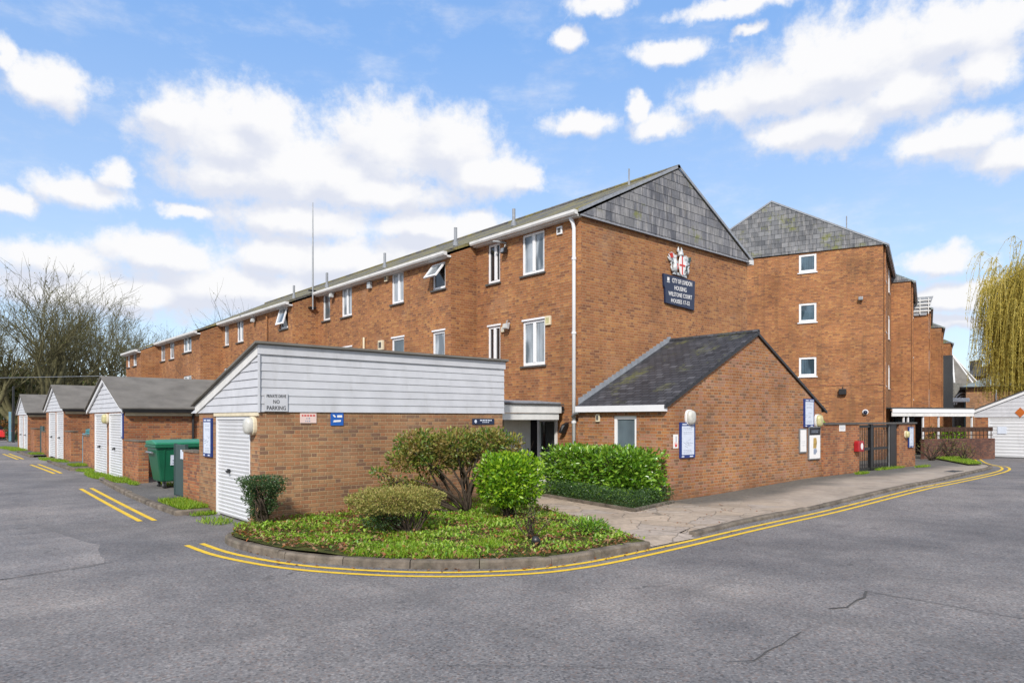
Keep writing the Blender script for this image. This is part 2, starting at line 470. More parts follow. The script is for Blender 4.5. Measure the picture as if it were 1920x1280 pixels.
M['upvc'] = plain('white window frame', (.78, .78, .79), .3, .5, var=.02)
M['cladding'] = plain('white weatherboard', (.52, .525, .55), .55, .3, var=.08, scale=2.5, dirt=.30, bump=.1)
M['fascia'] = plain('weathered white fascia', (.66, .65, .63), .6, .3, var=.08, scale=4, dirt=.3)
M['door_white'] = plain('white garage door', (.64, .645, .66), .35, .45, var=.03, scale=1.5, dirt=.14)
M['cream'] = plain('cream paint', (.66, .58, .42), .6, .3, var=.1)
M['lead'] = plain('lead flashing', (.26, .275, .30), .5, .4, var=.2, scale=9)
M['black'] = plain('black plastic', (.018, .018, .02), .4, .5, var=.2)
M['black_metal'] = plain('black painted steel', (.012, .012, .013), .4, .5, var=.2)
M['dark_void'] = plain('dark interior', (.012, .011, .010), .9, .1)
M['grey_metal'] = plain('grey metal', (.30, .31, .32), .4, .5, metal=.6, var=.15)
M['slate_metal'] = plain('dark green grey steel', (.038, .068, .066), .5, .4, var=.12, scale=2, dirt=.1)
M['bin_green'] = plain('green bin plastic', (.008, .10, .05), .38, .5, var=.12, scale=2)
M['bin_green_lid'] = plain('green bin lid', (.018, .20, .105), .4, .5, var=.12, scale=2)
M['teal'] = plain('teal bin plastic', (.035, .20, .21), .45, .4, var=.12)
M['pale_blue'] = plain('pale blue steel', (.16, .30, .37), .5, .4, var=.12)
M['glass'] = glass('window glass', (.30, .33, .355), dark=(.05, .065, .075))  # lightened base paints reflected sky along with the curtain
M['glass_dark'] = glass('dark window glass', (.018, .02, .022))
M['glass_curtain'] = glass('curtained window glass', (.38, .41, .44), .12, .6, .25, dark=(.10, .12, .14))
M['glass_blue'] = glass('blue grey glass', (.075, .12, .155), .05, .8, .3, dark=(.025, .045, .06))
M['frosted'] = glass('frosted glass', (.10, .13, .15), .25, .6)
M['sill'] = plain('dark sill', (.09, .085, .08), .7, .3, var=.2)
M['navy'] = plain('navy sign enamel', (.012, .022, .058), .35, .5, var=.1)
M['blue'] = plain('blue sign enamel', (.012, .10, .40), .35, .5, var=.06)
M['board_blue'] = plain('noticeboard blue', (.012, .035, .17), .35, .5, var=.08)
M['paper'] = plain('notice paper', (.60, .65, .74), .5, .3, var=.06, scale=9)
M['paper_white'] = plain('white paper', (.78, .76, .74), .5, .3, var=.04)
M['pink'] = plain('pale pink notice', (.70, .53, .48), .55, .3, var=.06)
M['print'] = plain('grey print', (.28, .32, .40), .6, .2)
M['ink'] = plain('black ink', (.03, .03, .035), .6, .2)
M['red_ink'] = plain('red ink', (.55, .06, .05), .5, .3)
M['red'] = plain('red plastic', (.33, .012, .018), .35, .5, var=.1)
M['car_red'] = plain('red car paint', (.50, .02, .02), .25, .6, var=.05)
M['silver'] = plain('weathered silver paint', (.50, .52, .53), .45, .45, metal=.15, var=.28, scale=16)
M['lens'] = plain('frosted lamp lens', (.50, .49, .45), .3, .5, var=.15, scale=12)
M['lens_yellow'] = plain('aged lamp lens', (.48, .44, .22), .35, .5, var=.25, scale=8)
M['brass'] = plain('ochre picture print', (.38, .25, .07), .5, .4, var=.5, scale=9)
M['rubber'] = plain('rubber', (.02, .02, .02), .8, .2)
M['orange'] = plain('orange plate', (.45, .12, .02), .5, .4)
M['yellow'] = None
M['bark'] = plain('mossy bark', (.135, .125, .065), .9, .15, var=.45, scale=2.2)
M['bark_grey'] = plain('bare grey bark', (.10, .085, .065), .9, .15, var=.4, scale=3)
M['stem'] = plain('shrub stems', (.06, .045, .033), .85, .2, var=.5, scale=14)
M['bark_willow'] = plain('willow bark', (.14, .11, .07), .9, .15, var=.35)
M['stone_kerb'] = plain('kerb stone', (.15, .125, .10), .9, .2, var=.5, scale=4, bump=1.0, dirt=.8)
M['lf_laurel'] = leafy('laurel leaves', [(.06, .16, .014), (.11, .25, .02), (.19, .36, .03), (.32, .48, .06)], .26, .8, .30)
M['lf_lime'] = leafy('bright shrub leaves', [(.06, .16, .012), (.13, .28, .015), (.24, .42, .02), (.38, .52, .04)], .36, .5, .35)
M['lf_olive'] = leafy('olive shrub leaves', [(.05, .11, .02), (.10, .18, .03), (.18, .25, .04), (.30, .31, .06), (.24, .15, .05)], .42, .5, .3, patch=((.27, .20, .06), 3.0))
M['lf_dome'] = leafy('clipped shrub leaves', [(.14, .16, .04), (.27, .27, .07), (.38, .35, .11), (.38, .27, .11)], .55, .3, .3)
M['lf_dark'] = leafy('dark clipped leaves', [(.02, .055, .02), (.04, .085, .03), (.06, .12, .035), (.09, .13, .05)], .4, .5, .25)
M['lf_box'] = leafy('box hedge leaves', [(.025, .06, .02), (.045, .095, .03), (.07, .13, .04)], .45, .4, .25)
M['lf_ground'] = leafy('ground cover leaves', [(.10, .22, .02), (.18, .33, .025), (.27, .43, .035), (.34, .48, .06), (.38, .36, .13)], .42, .45, .35)
M['lf_dead'] = leafy('fallen leaves', [(.16, .08, .035), (.26, .14, .07), (.33, .20, .12), (.30, .10, .03), (.12, .07, .04)], .7, .2, .2)
M['lf_grass'] = leafy('verge grass', [(.11, .23, .012), (.18, .33, .02), (.27, .40, .03), (.28, .32, .06)], .5, .35, .35)
M['lf_willow'] = leafy('willow leaves', [(.36, .31, .07), (.54, .45, .10), (.64, .52, .13), (.44, .41, .11)], .5, .3, .4)
M['lf_wood'] = leafy('woodland leaves', [(.035, .05, .02), (.06, .075, .025), (.09, .10, .035), (.12, .10, .05)], .6, .3, .3)
M['lf_moss'] = leafy('mossy buds', [(.09, .10, .03), (.14, .15, .04), (.18, .17, .06), (.12, .10, .06)], .6, .3, .3)
M['lf_autumn'] = leafy('autumn bank leaves', [(.30, .12, .03), (.22, .10, .03), (.14, .11, .04)], .6, .3, .3)

def make_yellow():
    m, t, b = mat('worn yellow road paint', .7, .3)
    oc = t.n('ShaderNodeTexCoord').outputs['Object']
    c = t.ramp(t.noise(oc, 9, 6, .7), [(.28, (.48, .33, .04)), (.5, (.74, .48, .03)), (.8, (.82, .55, .04))])
    wear = t.smooth(t.noise(oc, 26, 6, .75), .58, .72)
    t.set(b.inputs['Base Color'], t.mix(t.m('MULTIPLY', wear, .7), c, (.20, .17, .11)))
    return m
M['yellow'] = make_yellow()

def make_asphalt(name, base, seed=0, speck=1.0):
    m, t, b = mat(name, .85, .25)
    oc = t.vm('ADD', t.n('ShaderNodeTexCoord').outputs['Object'], (seed, seed * .7, 0))
    c = t.ramp(t.noise(oc, 30, 4, .8), [(.28, tuple(x * .55 for x in base)), (.5, base), (.72, tuple(x * 1.5 for x in base))])
    vo = t.n('ShaderNodeTexVoronoi', {'Vector': oc, 'Scale': 48.0})
    rgb = t.n('ShaderNodeSeparateColor', {0: vo.outputs[1]})
    c = t.mix(t.m('MULTIPLY', t.smooth(rgb.outputs[0], .76, .9), .45 * speck), c, (.37, .345, .325))
    c = t.mix(t.m('MULTIPLY', t.smooth(rgb.outputs[1], .80, .92), .5 * speck), c, (.22, .155, .125))
    c = t.mix(t.m('MULTIPLY', t.smooth(rgb.outputs[2], .80, .92), .55 * speck), c, (.06, .06, .062))
    c = t.mix(1.0, c, t.ramp(t.noise(oc, .16, 5, .6), [(.32, (.58, .60, .64)), (.5, (.95, .95, .96)), (.66, (1.30, 1.26, 1.22))]), 'MULTIPLY')
    c = t.mix(1.0, c, t.ramp(t.noise(t.vm('ADD', oc, (31, 7, 0)), .9, 6, .66), [(.3, (.76, .76, .78)), (.68, (1.18, 1.16, 1.14))]), 'MULTIPLY')
    wheel = t.smooth(t.noise(t.vm('MULTIPLY', oc, (1.1, .09, 1)), 1.1, 4, .6), .5, .7)
    c = t.mix(t.m('MULTIPLY', wheel, .30), c, tuple(x * .50 for x in base))
    wheel = t.smooth(t.noise(t.vm('MULTIPLY', oc, (.10, 1.2, 1)), 1.0, 4, .6), .52, .72)
    c = t.mix(t.m('MULTIPLY', wheel, .25), c, tuple(x * .55 for x in base))
    oil = t.smooth(t.noise(t.vm('ADD', oc, (3, 17, 0)), 1.5, 4, .5), .66, .74)
    c = t.mix(t.m('MULTIPLY', oil, .45), c, (.07, .07, .072))
    hair = t.n('ShaderNodeTexVoronoi', {'Vector': t.vm('ADD', oc, t.vm('SCALE', t.n('ShaderNodeTexNoise', {'Vector': oc, 'Scale': 1.2, 'Detail': 4}).outputs[1], scale=1.3)), 'Scale': .30}, feature='DISTANCE_TO_EDGE').outputs[0]
    hk = t.m('MULTIPLY', t.smooth(hair, .006, .001), t.smooth(t.noise(oc, .35, 3), .5, .62))
    c = t.mix(t.m('MULTIPLY', hk, .7), c, (.05, .05, .05))
    t.set(b.inputs['Base Color'], c)
    t.set(b.inputs['Roughness'], t.ramp(t.noise(oc, .6, 4), [(.3, (.68,) * 3), (.7, (.9,) * 3)]))
    bp = t.n('ShaderNodeBump', {'Strength': .6, 'Distance': .006, 'Height': t.noise(oc, 55, 4, .7)})
    t.set(b.inputs['Normal'], bp.outputs[0])
    return m
M['asphalt'] = make_asphalt('worn asphalt', (.192, .184, .180))
M['asphalt_light'] = make_asphalt('pale worn asphalt', (.225, .214, .208), 4)
M['asphalt_dark'] = make_asphalt('darker asphalt', (.165, .159, .157), 8)
M['asphalt_path'] = make_asphalt('old path asphalt', (.12, .118, .112), 12, .5)
M['crack'] = plain('tar filled crack', (.085, .082, .08), .9, .2)

def make_paving():
    m, t, b = mat('crazy paving', .8, .3)
    oc = t.n('ShaderNodeTexCoord').outputs['Object']
    p = t.vm('ADD', oc, t.vm('SCALE', t.vm('SUBTRACT', t.n('ShaderNodeTexNoise', {'Vector': oc, 'Scale': 1.6, 'Detail': 2}).outputs[1], (.5, .5, .5)), scale=.35))
    flat = t.vm('MULTIPLY', p, (1, 1, 0))
    vo = t.n('ShaderNodeTexVoronoi', {'Vector': flat, 'Scale': 1.45})
    ed = t.n('ShaderNodeTexVoronoi', {'Vector': flat, 'Scale': 1.45}, feature='DISTANCE_TO_EDGE').outputs[0]
    r = t.n('ShaderNodeSeparateColor', {0: vo.outputs[1]}).outputs[0]
    c = t.ramp(r, [(0, (.35, .275, .21)), (.35, (.42, .33, .245)), (.65, (.37, .31, .26)), (1, (.46, .36, .27))])
    c = t.mix(1.0, c, t.ramp(t.noise(oc, 7, 6, .7), [(.3, (.75,) * 3), (.7, (1.2,) * 3)]), 'MULTIPLY')
    px0 = t.n('ShaderNodeSeparateXYZ', {0: oc})
    joint = t.m('MULTIPLY', t.smooth(ed, .022, .006), t.smooth(px0.outputs[0], 15.5, 12.5, .1, .75))
    c = t.mix(joint, c, (.15, .125, .10))
    c = t.mix(t.smooth(px0.outputs[0], 13, 16.5, 0, .75), c, t.ramp(t.noise(oc, 1.3, 6, .65), [(.3, (.25, .215, .18)), (.7, (.42, .36, .295))]))
    d = t.smooth(t.noise(oc, .75, 6, .65), .5, .68)
    c = t.mix(t.m('MULTIPLY', d, .45), c, (.17, .145, .115))
    # black damp algae along the lodge wall
    px = t.n('ShaderNodeSeparateXYZ', {0: oc})
    near = t.m('MULTIPLY', t.smooth(t.m('ADD', px.outputs[1], t.m('MULTIPLY', t.noise(oc, .7, 6), 1.7)), 9.1, 10.2),
               t.smooth(px.outputs[0], 12.9, 13.6))
    c = t.mix(t.m('MULTIPLY', near, .85), c, t.ramp(t.noise(oc, 9, 5, .7), [(.3, (.055, .055, .052)), (.7, (.12, .12, .105))]))
    t.set(b.inputs['Base Color'], c)
    h = t.m('ADD', t.smooth(ed, .0, .03), t.m('MULTIPLY', t.noise(oc, 14, 4), .4))
    bp = t.n('ShaderNodeBump', {'Strength': .5, 'Distance': .012, 'Height': h})
    t.set(b.inputs['Normal'], bp.outputs[0])
    return m
M['paving'] = make_paving()

def make_soil(name, a, b_, sc=6):
    m, t, b = mat(name, .95, .1)
    oc = t.n('ShaderNodeTexCoord').outputs['Object']
    t.set(b.inputs['Base Color'], t.ramp(t.noise(oc, sc, 6, .7), [(.35, a), (.65, b_)]))
    bp = t.n('ShaderNodeBump', {'Strength': 1.0, 'Distance': .03, 'Height': t.noise(oc, 20, 5)})
    t.set(b.inputs['Normal'], bp.outputs[0])
    return m
M['soil'] = make_soil('planting soil', (.045, .05, .018), (.10, .11, .03))
M['earth'] = make_soil('woodland floor', (.05, .045, .025), (.11, .10, .045), 1.5)

# ------------------------------------------------------------------ the setting: ground, road, pavements, kerbs, markings
def axis(*parts):
    out = []
    for a, b, st in parts:
        out += list(np.arange(a, b - 1e-6, st))
    return out + [parts[-1][1]]

def sheet(name, mt, xs, ys, dz, keep=None, kind='structure'):
    mb = MB()
    for y in ys:
        for x in xs:
            mb.V.append((x, y, gz(x, y) + (dz(x, y) if callable(dz) else dz)))
    nx = len(xs)
    for j in range(len(ys) - 1):
        for i in range(nx - 1):
            mb.F.append((j * nx + i, j * nx + i + 1, (j + 1) * nx + i + 1, (j + 1) * nx + i))
    o = mb.build(name, mt, recalc=False, smooth=True)
    return tag(o, kind=kind)

sheet('ground', M['asphalt'], axis((-900, -60, 105), (-60, 70, 1), (70, 900, 83)), axis((-500, -12, 61), (-12, 64, 1), (64, 900, 76)), 0.0)
sheet('woodland_floor', M['earth'], axis((-160, 2, 9)), axis((58, 160, 6)), .02)

def strip(name, mt, pts, width, dz, jag=0, rng=None):
    """flat painted or tarred strip that follows a line on the ground"""
    fine = []
    for a, b in zip(pts[:-1], pts[1:]):
        n = max(1, int(math.dist(a, b) / (.12 if jag else .5)))
        fine += [(a[0] + (b[0] - a[0]) * i / n, a[1] + (b[1] - a[1]) * i / n) for i in range(n)]
    fine.append(pts[-1])
    if jag:
        fine = [(x + rng.uniform(-jag, jag), y + rng.uniform(-jag, jag)) for x, y in fine]
    mb = MB(); L = []
    for i, p in enumerate(fine):
        a, b = fine[max(0, i - 1)], fine[min(len(fine) - 1, i + 1)]
        dx, dy = b[0] - a[0], b[1] - a[1]; l = math.hypot(dx, dy) or 1
        wd = width * (rng.uniform(.55, 1.05) if jag else 1) / 2
        for s_ in (1, -1):
            x, y = p[0] - dy / l * wd * s_, p[1] + dx / l * wd * s_
            mb.V.append((x, y, gz(x, y) + dz))
    for i in range(len(fine) - 1):
        mb.F.append((2 * i, 2 * i + 1, 2 * i + 3, 2 * i + 2))
    return tag(mb.build(name, mt, recalc=False), kind='structure')

def offset(pts, d):
    out = []
    for i, p in enumerate(pts):
        a, b = pts[max(0, i - 1)], pts[min(len(pts) - 1, i + 1)]
        dx, dy = b[0] - a[0], b[1] - a[1]; l = math.hypot(dx, dy)
        out.append((p[0] - dy / l * d, p[1] + dx / l * d))
    return out

def catmull(pts, n=6):
    P = [pts[0]] + list(pts) + [pts[-1]]; out = []
    for i in range(1, len(P) - 2):
        p0, p1, p2, p3 = (np.array(P[k], float) for k in (i - 1, i, i + 1, i + 2))
        for k in range(n):
            t = k / n
            out.append(tuple(.5 * ((2 * p1) + (-p0 + p2) * t + (2 * p0 - 5 * p1 + 4 * p2 - p3) * t * t + (-p0 + 3 * p1 - 3 * p2 + p3) * t ** 3)))
    out.append(tuple(pts[-1]))
    return out

YEL = catmull([(3.26, 11.64), (3.33, 10.56), (3.57, 9.51), (3.86, 8.77), (4.23, 8.15), (4.73, 7.52), (5.34, 6.98), (6.06, 6.56), (6.75, 6.38), (7.6, 6.33), (9.34, 6.38), (11.2, 6.48), (13.4, 6.56), (16, 6.58), (19, 6.56), (22.9, 6.6), (27.4, 6.78), (30.7, 7.19), (33.4, 7.9), (34.4, 8.5), (36.5, 9.4), (41.1, 10.9)])
strip('road_marking', M['yellow'], YEL, .085, .006)
strip('road_marking', M['yellow'], offset(YEL, .23), .085, .006)
for pts in ([(3.42, 21.88), (3.33, 14.92)], [(3.67, 21.9), (3.57, 14.85)], [(3.48, 33.2), (3.52, 27.3)], [(3.75, 33.3), (3.72, 27.4)],
            [(3.48, 44.5), (3.5, 37.9)], [(3.73, 44.5), (3.72, 38.1)]):
    strip('road_marking', M['yellow'], pts, .095, .006)
rg = random.Random(4)
for pts, wd in (([(8.37, 3.34), (8.36, 2.91), (8.39, 2.5), (8.34, 2.15), (8.44, 1.7), (8.5, .9)], .015),
                ([(5.05, 3.12), (5.25, 3.0), (5.67, 3.04), (6.3, 3.1)], .014),
                ([(.2, 10.6), (1.14, 10.71), (1.55, 10.77), (2.1, 10.93)], .022),
                ([(7.30, 3.30), (7.5, 3.2), (7.73, 3.24), (8.05, 3.22), (8.35, 3.33)], .03),
                ([(3.2, 4.6), (4.0, 3.9), (4.6, 3.3)], .006)):
    strip('road_crack', M['crack'], pts, wd, .009, .018, rg)

def patch(name, mt, pts, dz, kind='structure'):
    mb = MB(); mb.poly([(x, y, gz(x, y) + dz) for x, y in pts])
    return tag(mb.build(name, mt, recalc=False), kind=kind)
def rough_outline(pts, rng, j):
    out = []
    for a, b in zip(pts, pts[1:] + pts[:1]):
        n = max(1, int(math.dist(a, b) / .25))
        out += [(a[0] + (b[0] - a[0]) * i / n + rng.uniform(-j, j), a[1] + (b[1] - a[1]) * i / n + rng.uniform(-j, j)) for i in range(n)]
    return out
patch('road_patch', M['asphalt_light'], rough_outline([(-3, 15.2), (1.87, 14.5), (2.2, 12.6), (2.0, 11.0), (.8, 10.7), (-3, 10.2)], rg, .04), .003)
patch('road_patch', M['asphalt_dark'], rough_outline([(-3, 5.4), (.35, 5.2), (.75, 4.3), (1.1, 3.2), (.5, 2.2), (-3, 2)], rg, .03), .003)

def kerb(name, pts, width=.14, h=.10, dz=0, flip=1, mt=None):
    """kerb stones along a line (front foot of the kerb), with a joint about every 0.9 m"""
    mb = MB(); tops = offset(pts, width * flip); kr = random.Random(len(pts)); lift = 0.0
    acc = 0
    for i in range(len(pts) - 1):
        a, b, c, d = pts[i], pts[i + 1], tops[i + 1], tops[i]
        l = math.dist(a, b); acc += l
        sh = .012 if acc > .9 else 0.0
        if acc > .9:
            acc = 0; lift = kr.uniform(-.012, .008)
        b2 = (b[0] - (b[0] - a[0]) / l * sh, b[1] - (b[1] - a[1]) / l * sh)
        c2 = (c[0] - (b[0] - a[0]) / l * sh, c[1] - (b[1] - a[1]) / l * sh)
        k = .018
        f = lambda p, q_, t_: (p[0] + (q_[0] - p[0]) * t_, p[1] + (q_[1] - p[1]) * t_)
        za, zb = gz(*a) + dz, gz(*b2) + dz
        prof = [(0, -.1), (kr.uniform(.02, .09), h - .028 + lift), (.22 + kr.uniform(-.06, .05), h + lift), (1, h + lift), (1, -.1)]
        A = [(*f(a, d, u), za + z) for u, z in prof]; B = [(*f(b2, c2, u), zb + z) for u, z in prof]
        n0 = len(mb.V); mb.V += A + B; n = len(prof)
        for j in range(n):
            j2 = (j + 1) % n
            mb.F.append((n0 + j, n0 + j2, n0 + n + j2, n0 + n + j))
        mb.F.append(tuple(n0 + j for j in range(n))); mb.F.append(tuple(n0 + n + j for j in reversed(range(n))))
    return tag(mb.build(name, mt or M['stone_kerb']), kind='structure')

BEDK = catmull([(4.35, 12.2), (3.83, 11.59), (3.78, 10.66), (3.95, 9.71), (4.21, 9.05), (4.61, 8.38), (5.11, 7.73), (5.61, 7.30), (6.08, 6.98), (6.6, 6.76), (7.38, 6.68), (8.0, 6.66), (8.65, 6.67)], 5)
kerb('kerb', BEDK, h=.11, flip=1)
PAVK = catmull([(10.1, 6.82), (10.8, 6.9), (12.1, 7.03), (14.2, 7.06), (16.2, 7.06), (19.5, 7.04), (22.1, 7.05), (26.0, 7.3), (30.2, 7.7), (32.6, 8.2), (34.5, 9.0), (37.9, 10.3), (41.5, 11.4)], 4)
kerb('kerb', PAVK, h=.075, flip=1)
kerb('kerb', [(4.22, 24.0), (4.13, 22.6), (4.03, 19.5), (4.02, 16.7), (4.06, 15.3)], h=.1, flip=1)
kerb('kerb', [(4.06, 15.27), (4.75, 15.25)], h=.1, flip=1)
kerb('kerb', [(4.21, 34.78), (4.1, 31), (4.12, 28.4)], h=.1, flip=1)
kerb('kerb', [(4.12, 28.37), (4.75, 28.35)], h=.1, flip=1)
kerb('kerb', [(4.21, 46), (4.1, 42), (4.12, 39.5)], h=.1, flip=1)
kerb('kerb', [(12.2, 13.3), (12.07, 12.92), (11.83, 11.65), (11.41, 9.2)], width=.07, h=.14, flip=-1)
kerb('kerb', [(11.38, 9.16), (12.1, 9.32), (13.3, 9.56)], width=.07, h=.14, flip=1)
# footway in front of the bin stores
for (y0, y1) in ((15.4, 23.7), (28.5, 34.7), (39.6, 46)):
    sheet('footway', M['asphalt_path'], [4.16, 4.5, 5.0, 6.5, 10.3], axis((y0, y1, .8)), .085)

def pav_poly():
    """one paved sheet from the kerb back to the buildings, dropped to the road at the crossing"""
    mb = MB()
    edge = [(8.78, 6.70), (9.4, 6.74), (10.0, 6.84)] + offset(PAVK, .12)[1:]
    xs = [p[0] for p in edge]
    back = []
    rows = [0, .35, 1.2, 2.4, 4, 7, 10]
    for x, y in edge:
        for r in rows:
            yy = y + r
            drop = (1 - ss(9.9, 10.8, x)) * (1 - min(1, r / 1.1))
            mb.V.append((x, yy, gz(x, yy) + .065 - .055 * drop))
    n = len(rows)
    for i in range(len(edge) - 1):
        for j in range(n - 1):
            mb.F.append((i * n + j, (i + 1) * n + j, (i + 1) * n + j + 1, i * n + j + 1))
    return tag(mb.build('pavement', M['paving'], recalc=False, smooth=True), kind='structure')
pav_poly()
mb = MB()   # path that runs back beside the bed to the door
for y, x0 in ((6.70, 8.70), (7.04, 8.72), (8.33, 9.2), (9.73, 9.75), (10.94, 10.05), (11.95, 10.3), (12.6, 10.62), (14.6, 10.64)):
    for x in (x0, max(x0 + .05, 8.9 + (y - 6.7) * .3), 9.9 if y < 7.1 else 14):
        mb.V.append((x, y, .058 if y > 7 else .012))
for j in range(7):
    for i in range(2):
        mb.F.append((j * 3 + i, j * 3 + i + 1, j * 3 + i + 4, j * 3 + i + 3))
tag(mb.build('path', M['paving'], recalc=False), kind='structure')

# planting bed: soil, ground cover and dead leaves
BED_IN = offset(BEDK, .1)
def in_poly(x, y, P):
    c = False; j = len(P) - 1
    for i in range(len(P)):
        if (P[i][1] > y) != (P[j][1] > y) and x < (P[j][0] - P[i][0]) * (y - P[i][1]) / (P[j][1] - P[i][1]) + P[i][0]:
            c = not c
        j = i
    return c
BEDP = BED_IN + [(8.72, 7.04), (9.25, 8.33), (9.75, 9.73), (10.1, 10.94), (10.3, 11.95), (10.55, 12.57), (4.80, 12.57), (4.45, 12.4)]
def bedz(x, y):
    return .105 + .05 * ss(7, 10, y) + .02 * sin(x * 3.1) * cos(y * 2.7)
mb = MB()
bm = bmesh.new()
vs = [bm.verts.new((x, y, bedz(x, y) - .02)) for x, y in BEDP]
bm.faces.new(vs); bmesh.ops.triangulate(bm, faces=bm.faces)
bmesh.ops.subdivide_edges(bm, edges=bm.edges, cuts=3, use_grid_fill=True)
me = bpy.data.meshes.new('flower_bed')
for v in bm.verts:
    v.co.z = bedz(v.co.x, v.co.y) - .02
bm.to_mesh(me); bm.free(); box_uv(me); me.materials.append(M['soil'])
tag(link('flower_bed', me), kind='structure')

def leaf_mesh(P, D, N, L, Wd, fold=.25):
    """P base, D leaf direction, N up, L length, Wd width -> vertices and triangles, one island per leaf"""
    P, D, N = (np.asarray(a, float) for a in (P, D, N))
    D /= np.linalg.norm(D, axis=1)[:, None] + 1e-9
    Sd = np.cross(D, N); Sd /= np.linalg.norm(Sd, axis=1)[:, None] + 1e-9
    U = np.cross(Sd, D)
    L = np.asarray(L)[:, None]; Wd = np.asarray(Wd)[:, None]
    mid = P + D * L * .45
    v = np.stack([P, mid + Sd * Wd / 2 + U * Wd * fold, P + D * L, mid - Sd * Wd / 2 + U * Wd * fold], 1)
    n = len(P); b = np.arange(n)[:, None] * 4
    f = np.concatenate([b + np.array([[0, 1, 2]]), b + np.array([[0, 2, 3]])], 0)
    return v.reshape(-1, 3), f

def leaves_obj(name, mt, P, D, N, L, Wd, parent=None, fold=.25):
    v, f = leaf_mesh(P, D, N, L, Wd, fold)
    me = bpy.data.meshes.new(name)
    me.vertices.add(len(v)); me.vertices.foreach_set('co', v.astype(np.float32).ravel())
    me.loops.add(len(f) * 3); me.loops.foreach_set('vertex_index', f.astype(np.int32).ravel())
    me.polygons.add(len(f)); me.polygons.foreach_set('loop_start', np.arange(0, len(f) * 3, 3, dtype=np.int32))
    me.update(calc_edges=True); me.materials.append(mt)
    return link(name, me, parent)

R = np.random.default_rng(7)
def rdir(n, up=0.0):
    d = R.normal(size=(n, 3)); d /= np.linalg.norm(d, axis=1)[:, None]
    d[:, 2] += up
    return d / np.linalg.norm(d, axis=1)[:, None]

def scatter(P, n, dens=None):
    xs = [p[0] for p in P]; ys = [p[1] for p in P]; out = []
    while len(out) < n:
        x = R.uniform(min(xs), max(xs)); y = R.uniform(min(ys), max(ys))
        if in_poly(x, y, P) and (dens is None or R.random() < dens(x, y)):
            out.append((x, y))
    return np.array(out)

def bed_density(x, y):
    v = max(0, min(1, .5 + .55 * sin(x * 2.9 + 1.9 * sin(y * 2.3)) * cos(y * 3.7 + 1.6 * x) + .25 * sin(x * 9.1 + y * 6.3)))
    near_edge = min(math.dist((x, y), b) for b in BED_IN)
    return (.04 + .96 * v ** 1.5) * (.25 if near_edge < .25 else 1)
pts = scatter(BEDP, 15000, bed_density)
n = len(pts)
P = np.column_stack([pts, [bedz(x, y) for x, y in pts]]); hh = np.array([.3 + .7 * max(0, sin(x * 1.7 + y * 2.2)) for x, y in pts]); P[:, 2] += R.uniform(-.012, .055, n) * hh
D = rdir(n, .35); D[:, 2] = np.abs(D[:, 2]) * .8 + .1
tag(leaves_obj('ground_cover', M['lf_ground'], P, D, np.tile([0, 0, 1.], (n, 1)) + rdir(n) * .3, R.uniform(.03, .095, n) * (.7 + .4 * hh), R.uniform(.014, .05, n)), kind='stuff')
pts = scatter(BEDP, 3600, lambda x, y: (1.05 - bed_density(x, y)) ** 2 + .9 * (min(math.dist((x, y), b) for b in BED_IN) < .35))
n = len(pts)
P = np.column_stack([pts, [bedz(x, y) + .012 for x, y in pts]]); P[:, 2] += R.uniform(0, .03, n)
D = rdir(n); D[:, 2] *= .35
extra = np.array([(R.uniform(4.2, 9), 0, 0) for _ in range(60)])
tag(leaves_obj('fallen_leaves', M['lf_dead'], P, D, np.tile([0, 0, 1.], (n, 1)) + rdir(n) * .4, R.uniform(.04, .1, n), R.uniform(.025, .06, n)), kind='stuff')

def grass(name, regions, mt=None, h=(.05, .14)):
    PP = []
    for (poly, cnt, dz) in regions:
        p = scatter(poly, cnt)
        if dz == .10:                 # tufts stay inside the planted bed
            p = np.array([q_ for q_ in p if in_poly(*q_, BEDP)] or [(6.5, 9.5)])
        PP.append(np.column_stack([p, [gz(x, y) + dz for x, y in p]]))
    P = np.concatenate(PP); n = len(P)
    D = rdir(n, 1.3)
    return tag(leaves_obj(name, mt or M['lf_grass'], P, D, rdir(n), R.uniform(*h, n), R.uniform(.008, .022, n)), kind='stuff')
def blob(cx, cy, rx, ry, k=12):
    return [(cx + rx * cos(2 * pi * i / k) * R.uniform(.8, 1.15), cy + ry * sin(2 * pi * i / k) * R.uniform(.8, 1.15)) for i in range(k)]
def quad(x0, x1, y0, y1):
    return [(x0, y0), (x1, y0), (x1, y1), (x0, y1)]
GRV = [(39.3, 12.9), (35.0, 10.5), (31.6, 8.75), (32.4, 8.5), (34.4, 9.25), (37.8, 10.6), (41.2, 11.6)]
patch('grass_verge', M['soil'], GRV, .11)
grass('grass', [
    *[(blob(R.uniform(4.6, 8.6), R.uniform(7.6, 12.2), .35, .35), 420, .10) for _ in range(26)],
    (quad(4.2, 4.78, 15.4, 17.2), 2600, .09), (blob(4.55, 15.02, .3, .12), 260, 0), (blob(4.4, 13.9, .3, .5), 260, 0), (blob(4.62, 12.9, .14, .5), 160, 0),
    (blob(4.55, 22.9, .28, 1.0), 1500, .07), (blob(4.45, 25.3, .3, 1.7), 2200, 0), (blob(4.62, 21.5, .12, .4), 300, .08), (blob(5.4, 20.8, .3, .5), 300, .08),
    (quad(4.3, 4.78, 29.2, 30.4), 900, .09), (blob(4.5, 33.6, .25, 1.3), 1500, .05), (blob(4.5, 27.9, .25, .6), 600, 0), (blob(4.45, 36.5, .25, 1.6), 1000, 0),
    (quad(4.25, 4.78, 40.2, 41.6), 700, .09), (blob(4.4, 47.8, .4, 2.2), 1500, .05), (blob(4.3, 51, .5, 3), 1500, .05),
    (GRV, 6500, .12), (blob(23.3, 9.45, .5, .12), 300, .06), (blob(26.4, 9.75, 1.2, .15), 500, .06), (blob(28.6, 9.4, .7, .12), 300, .06)])
pts = []
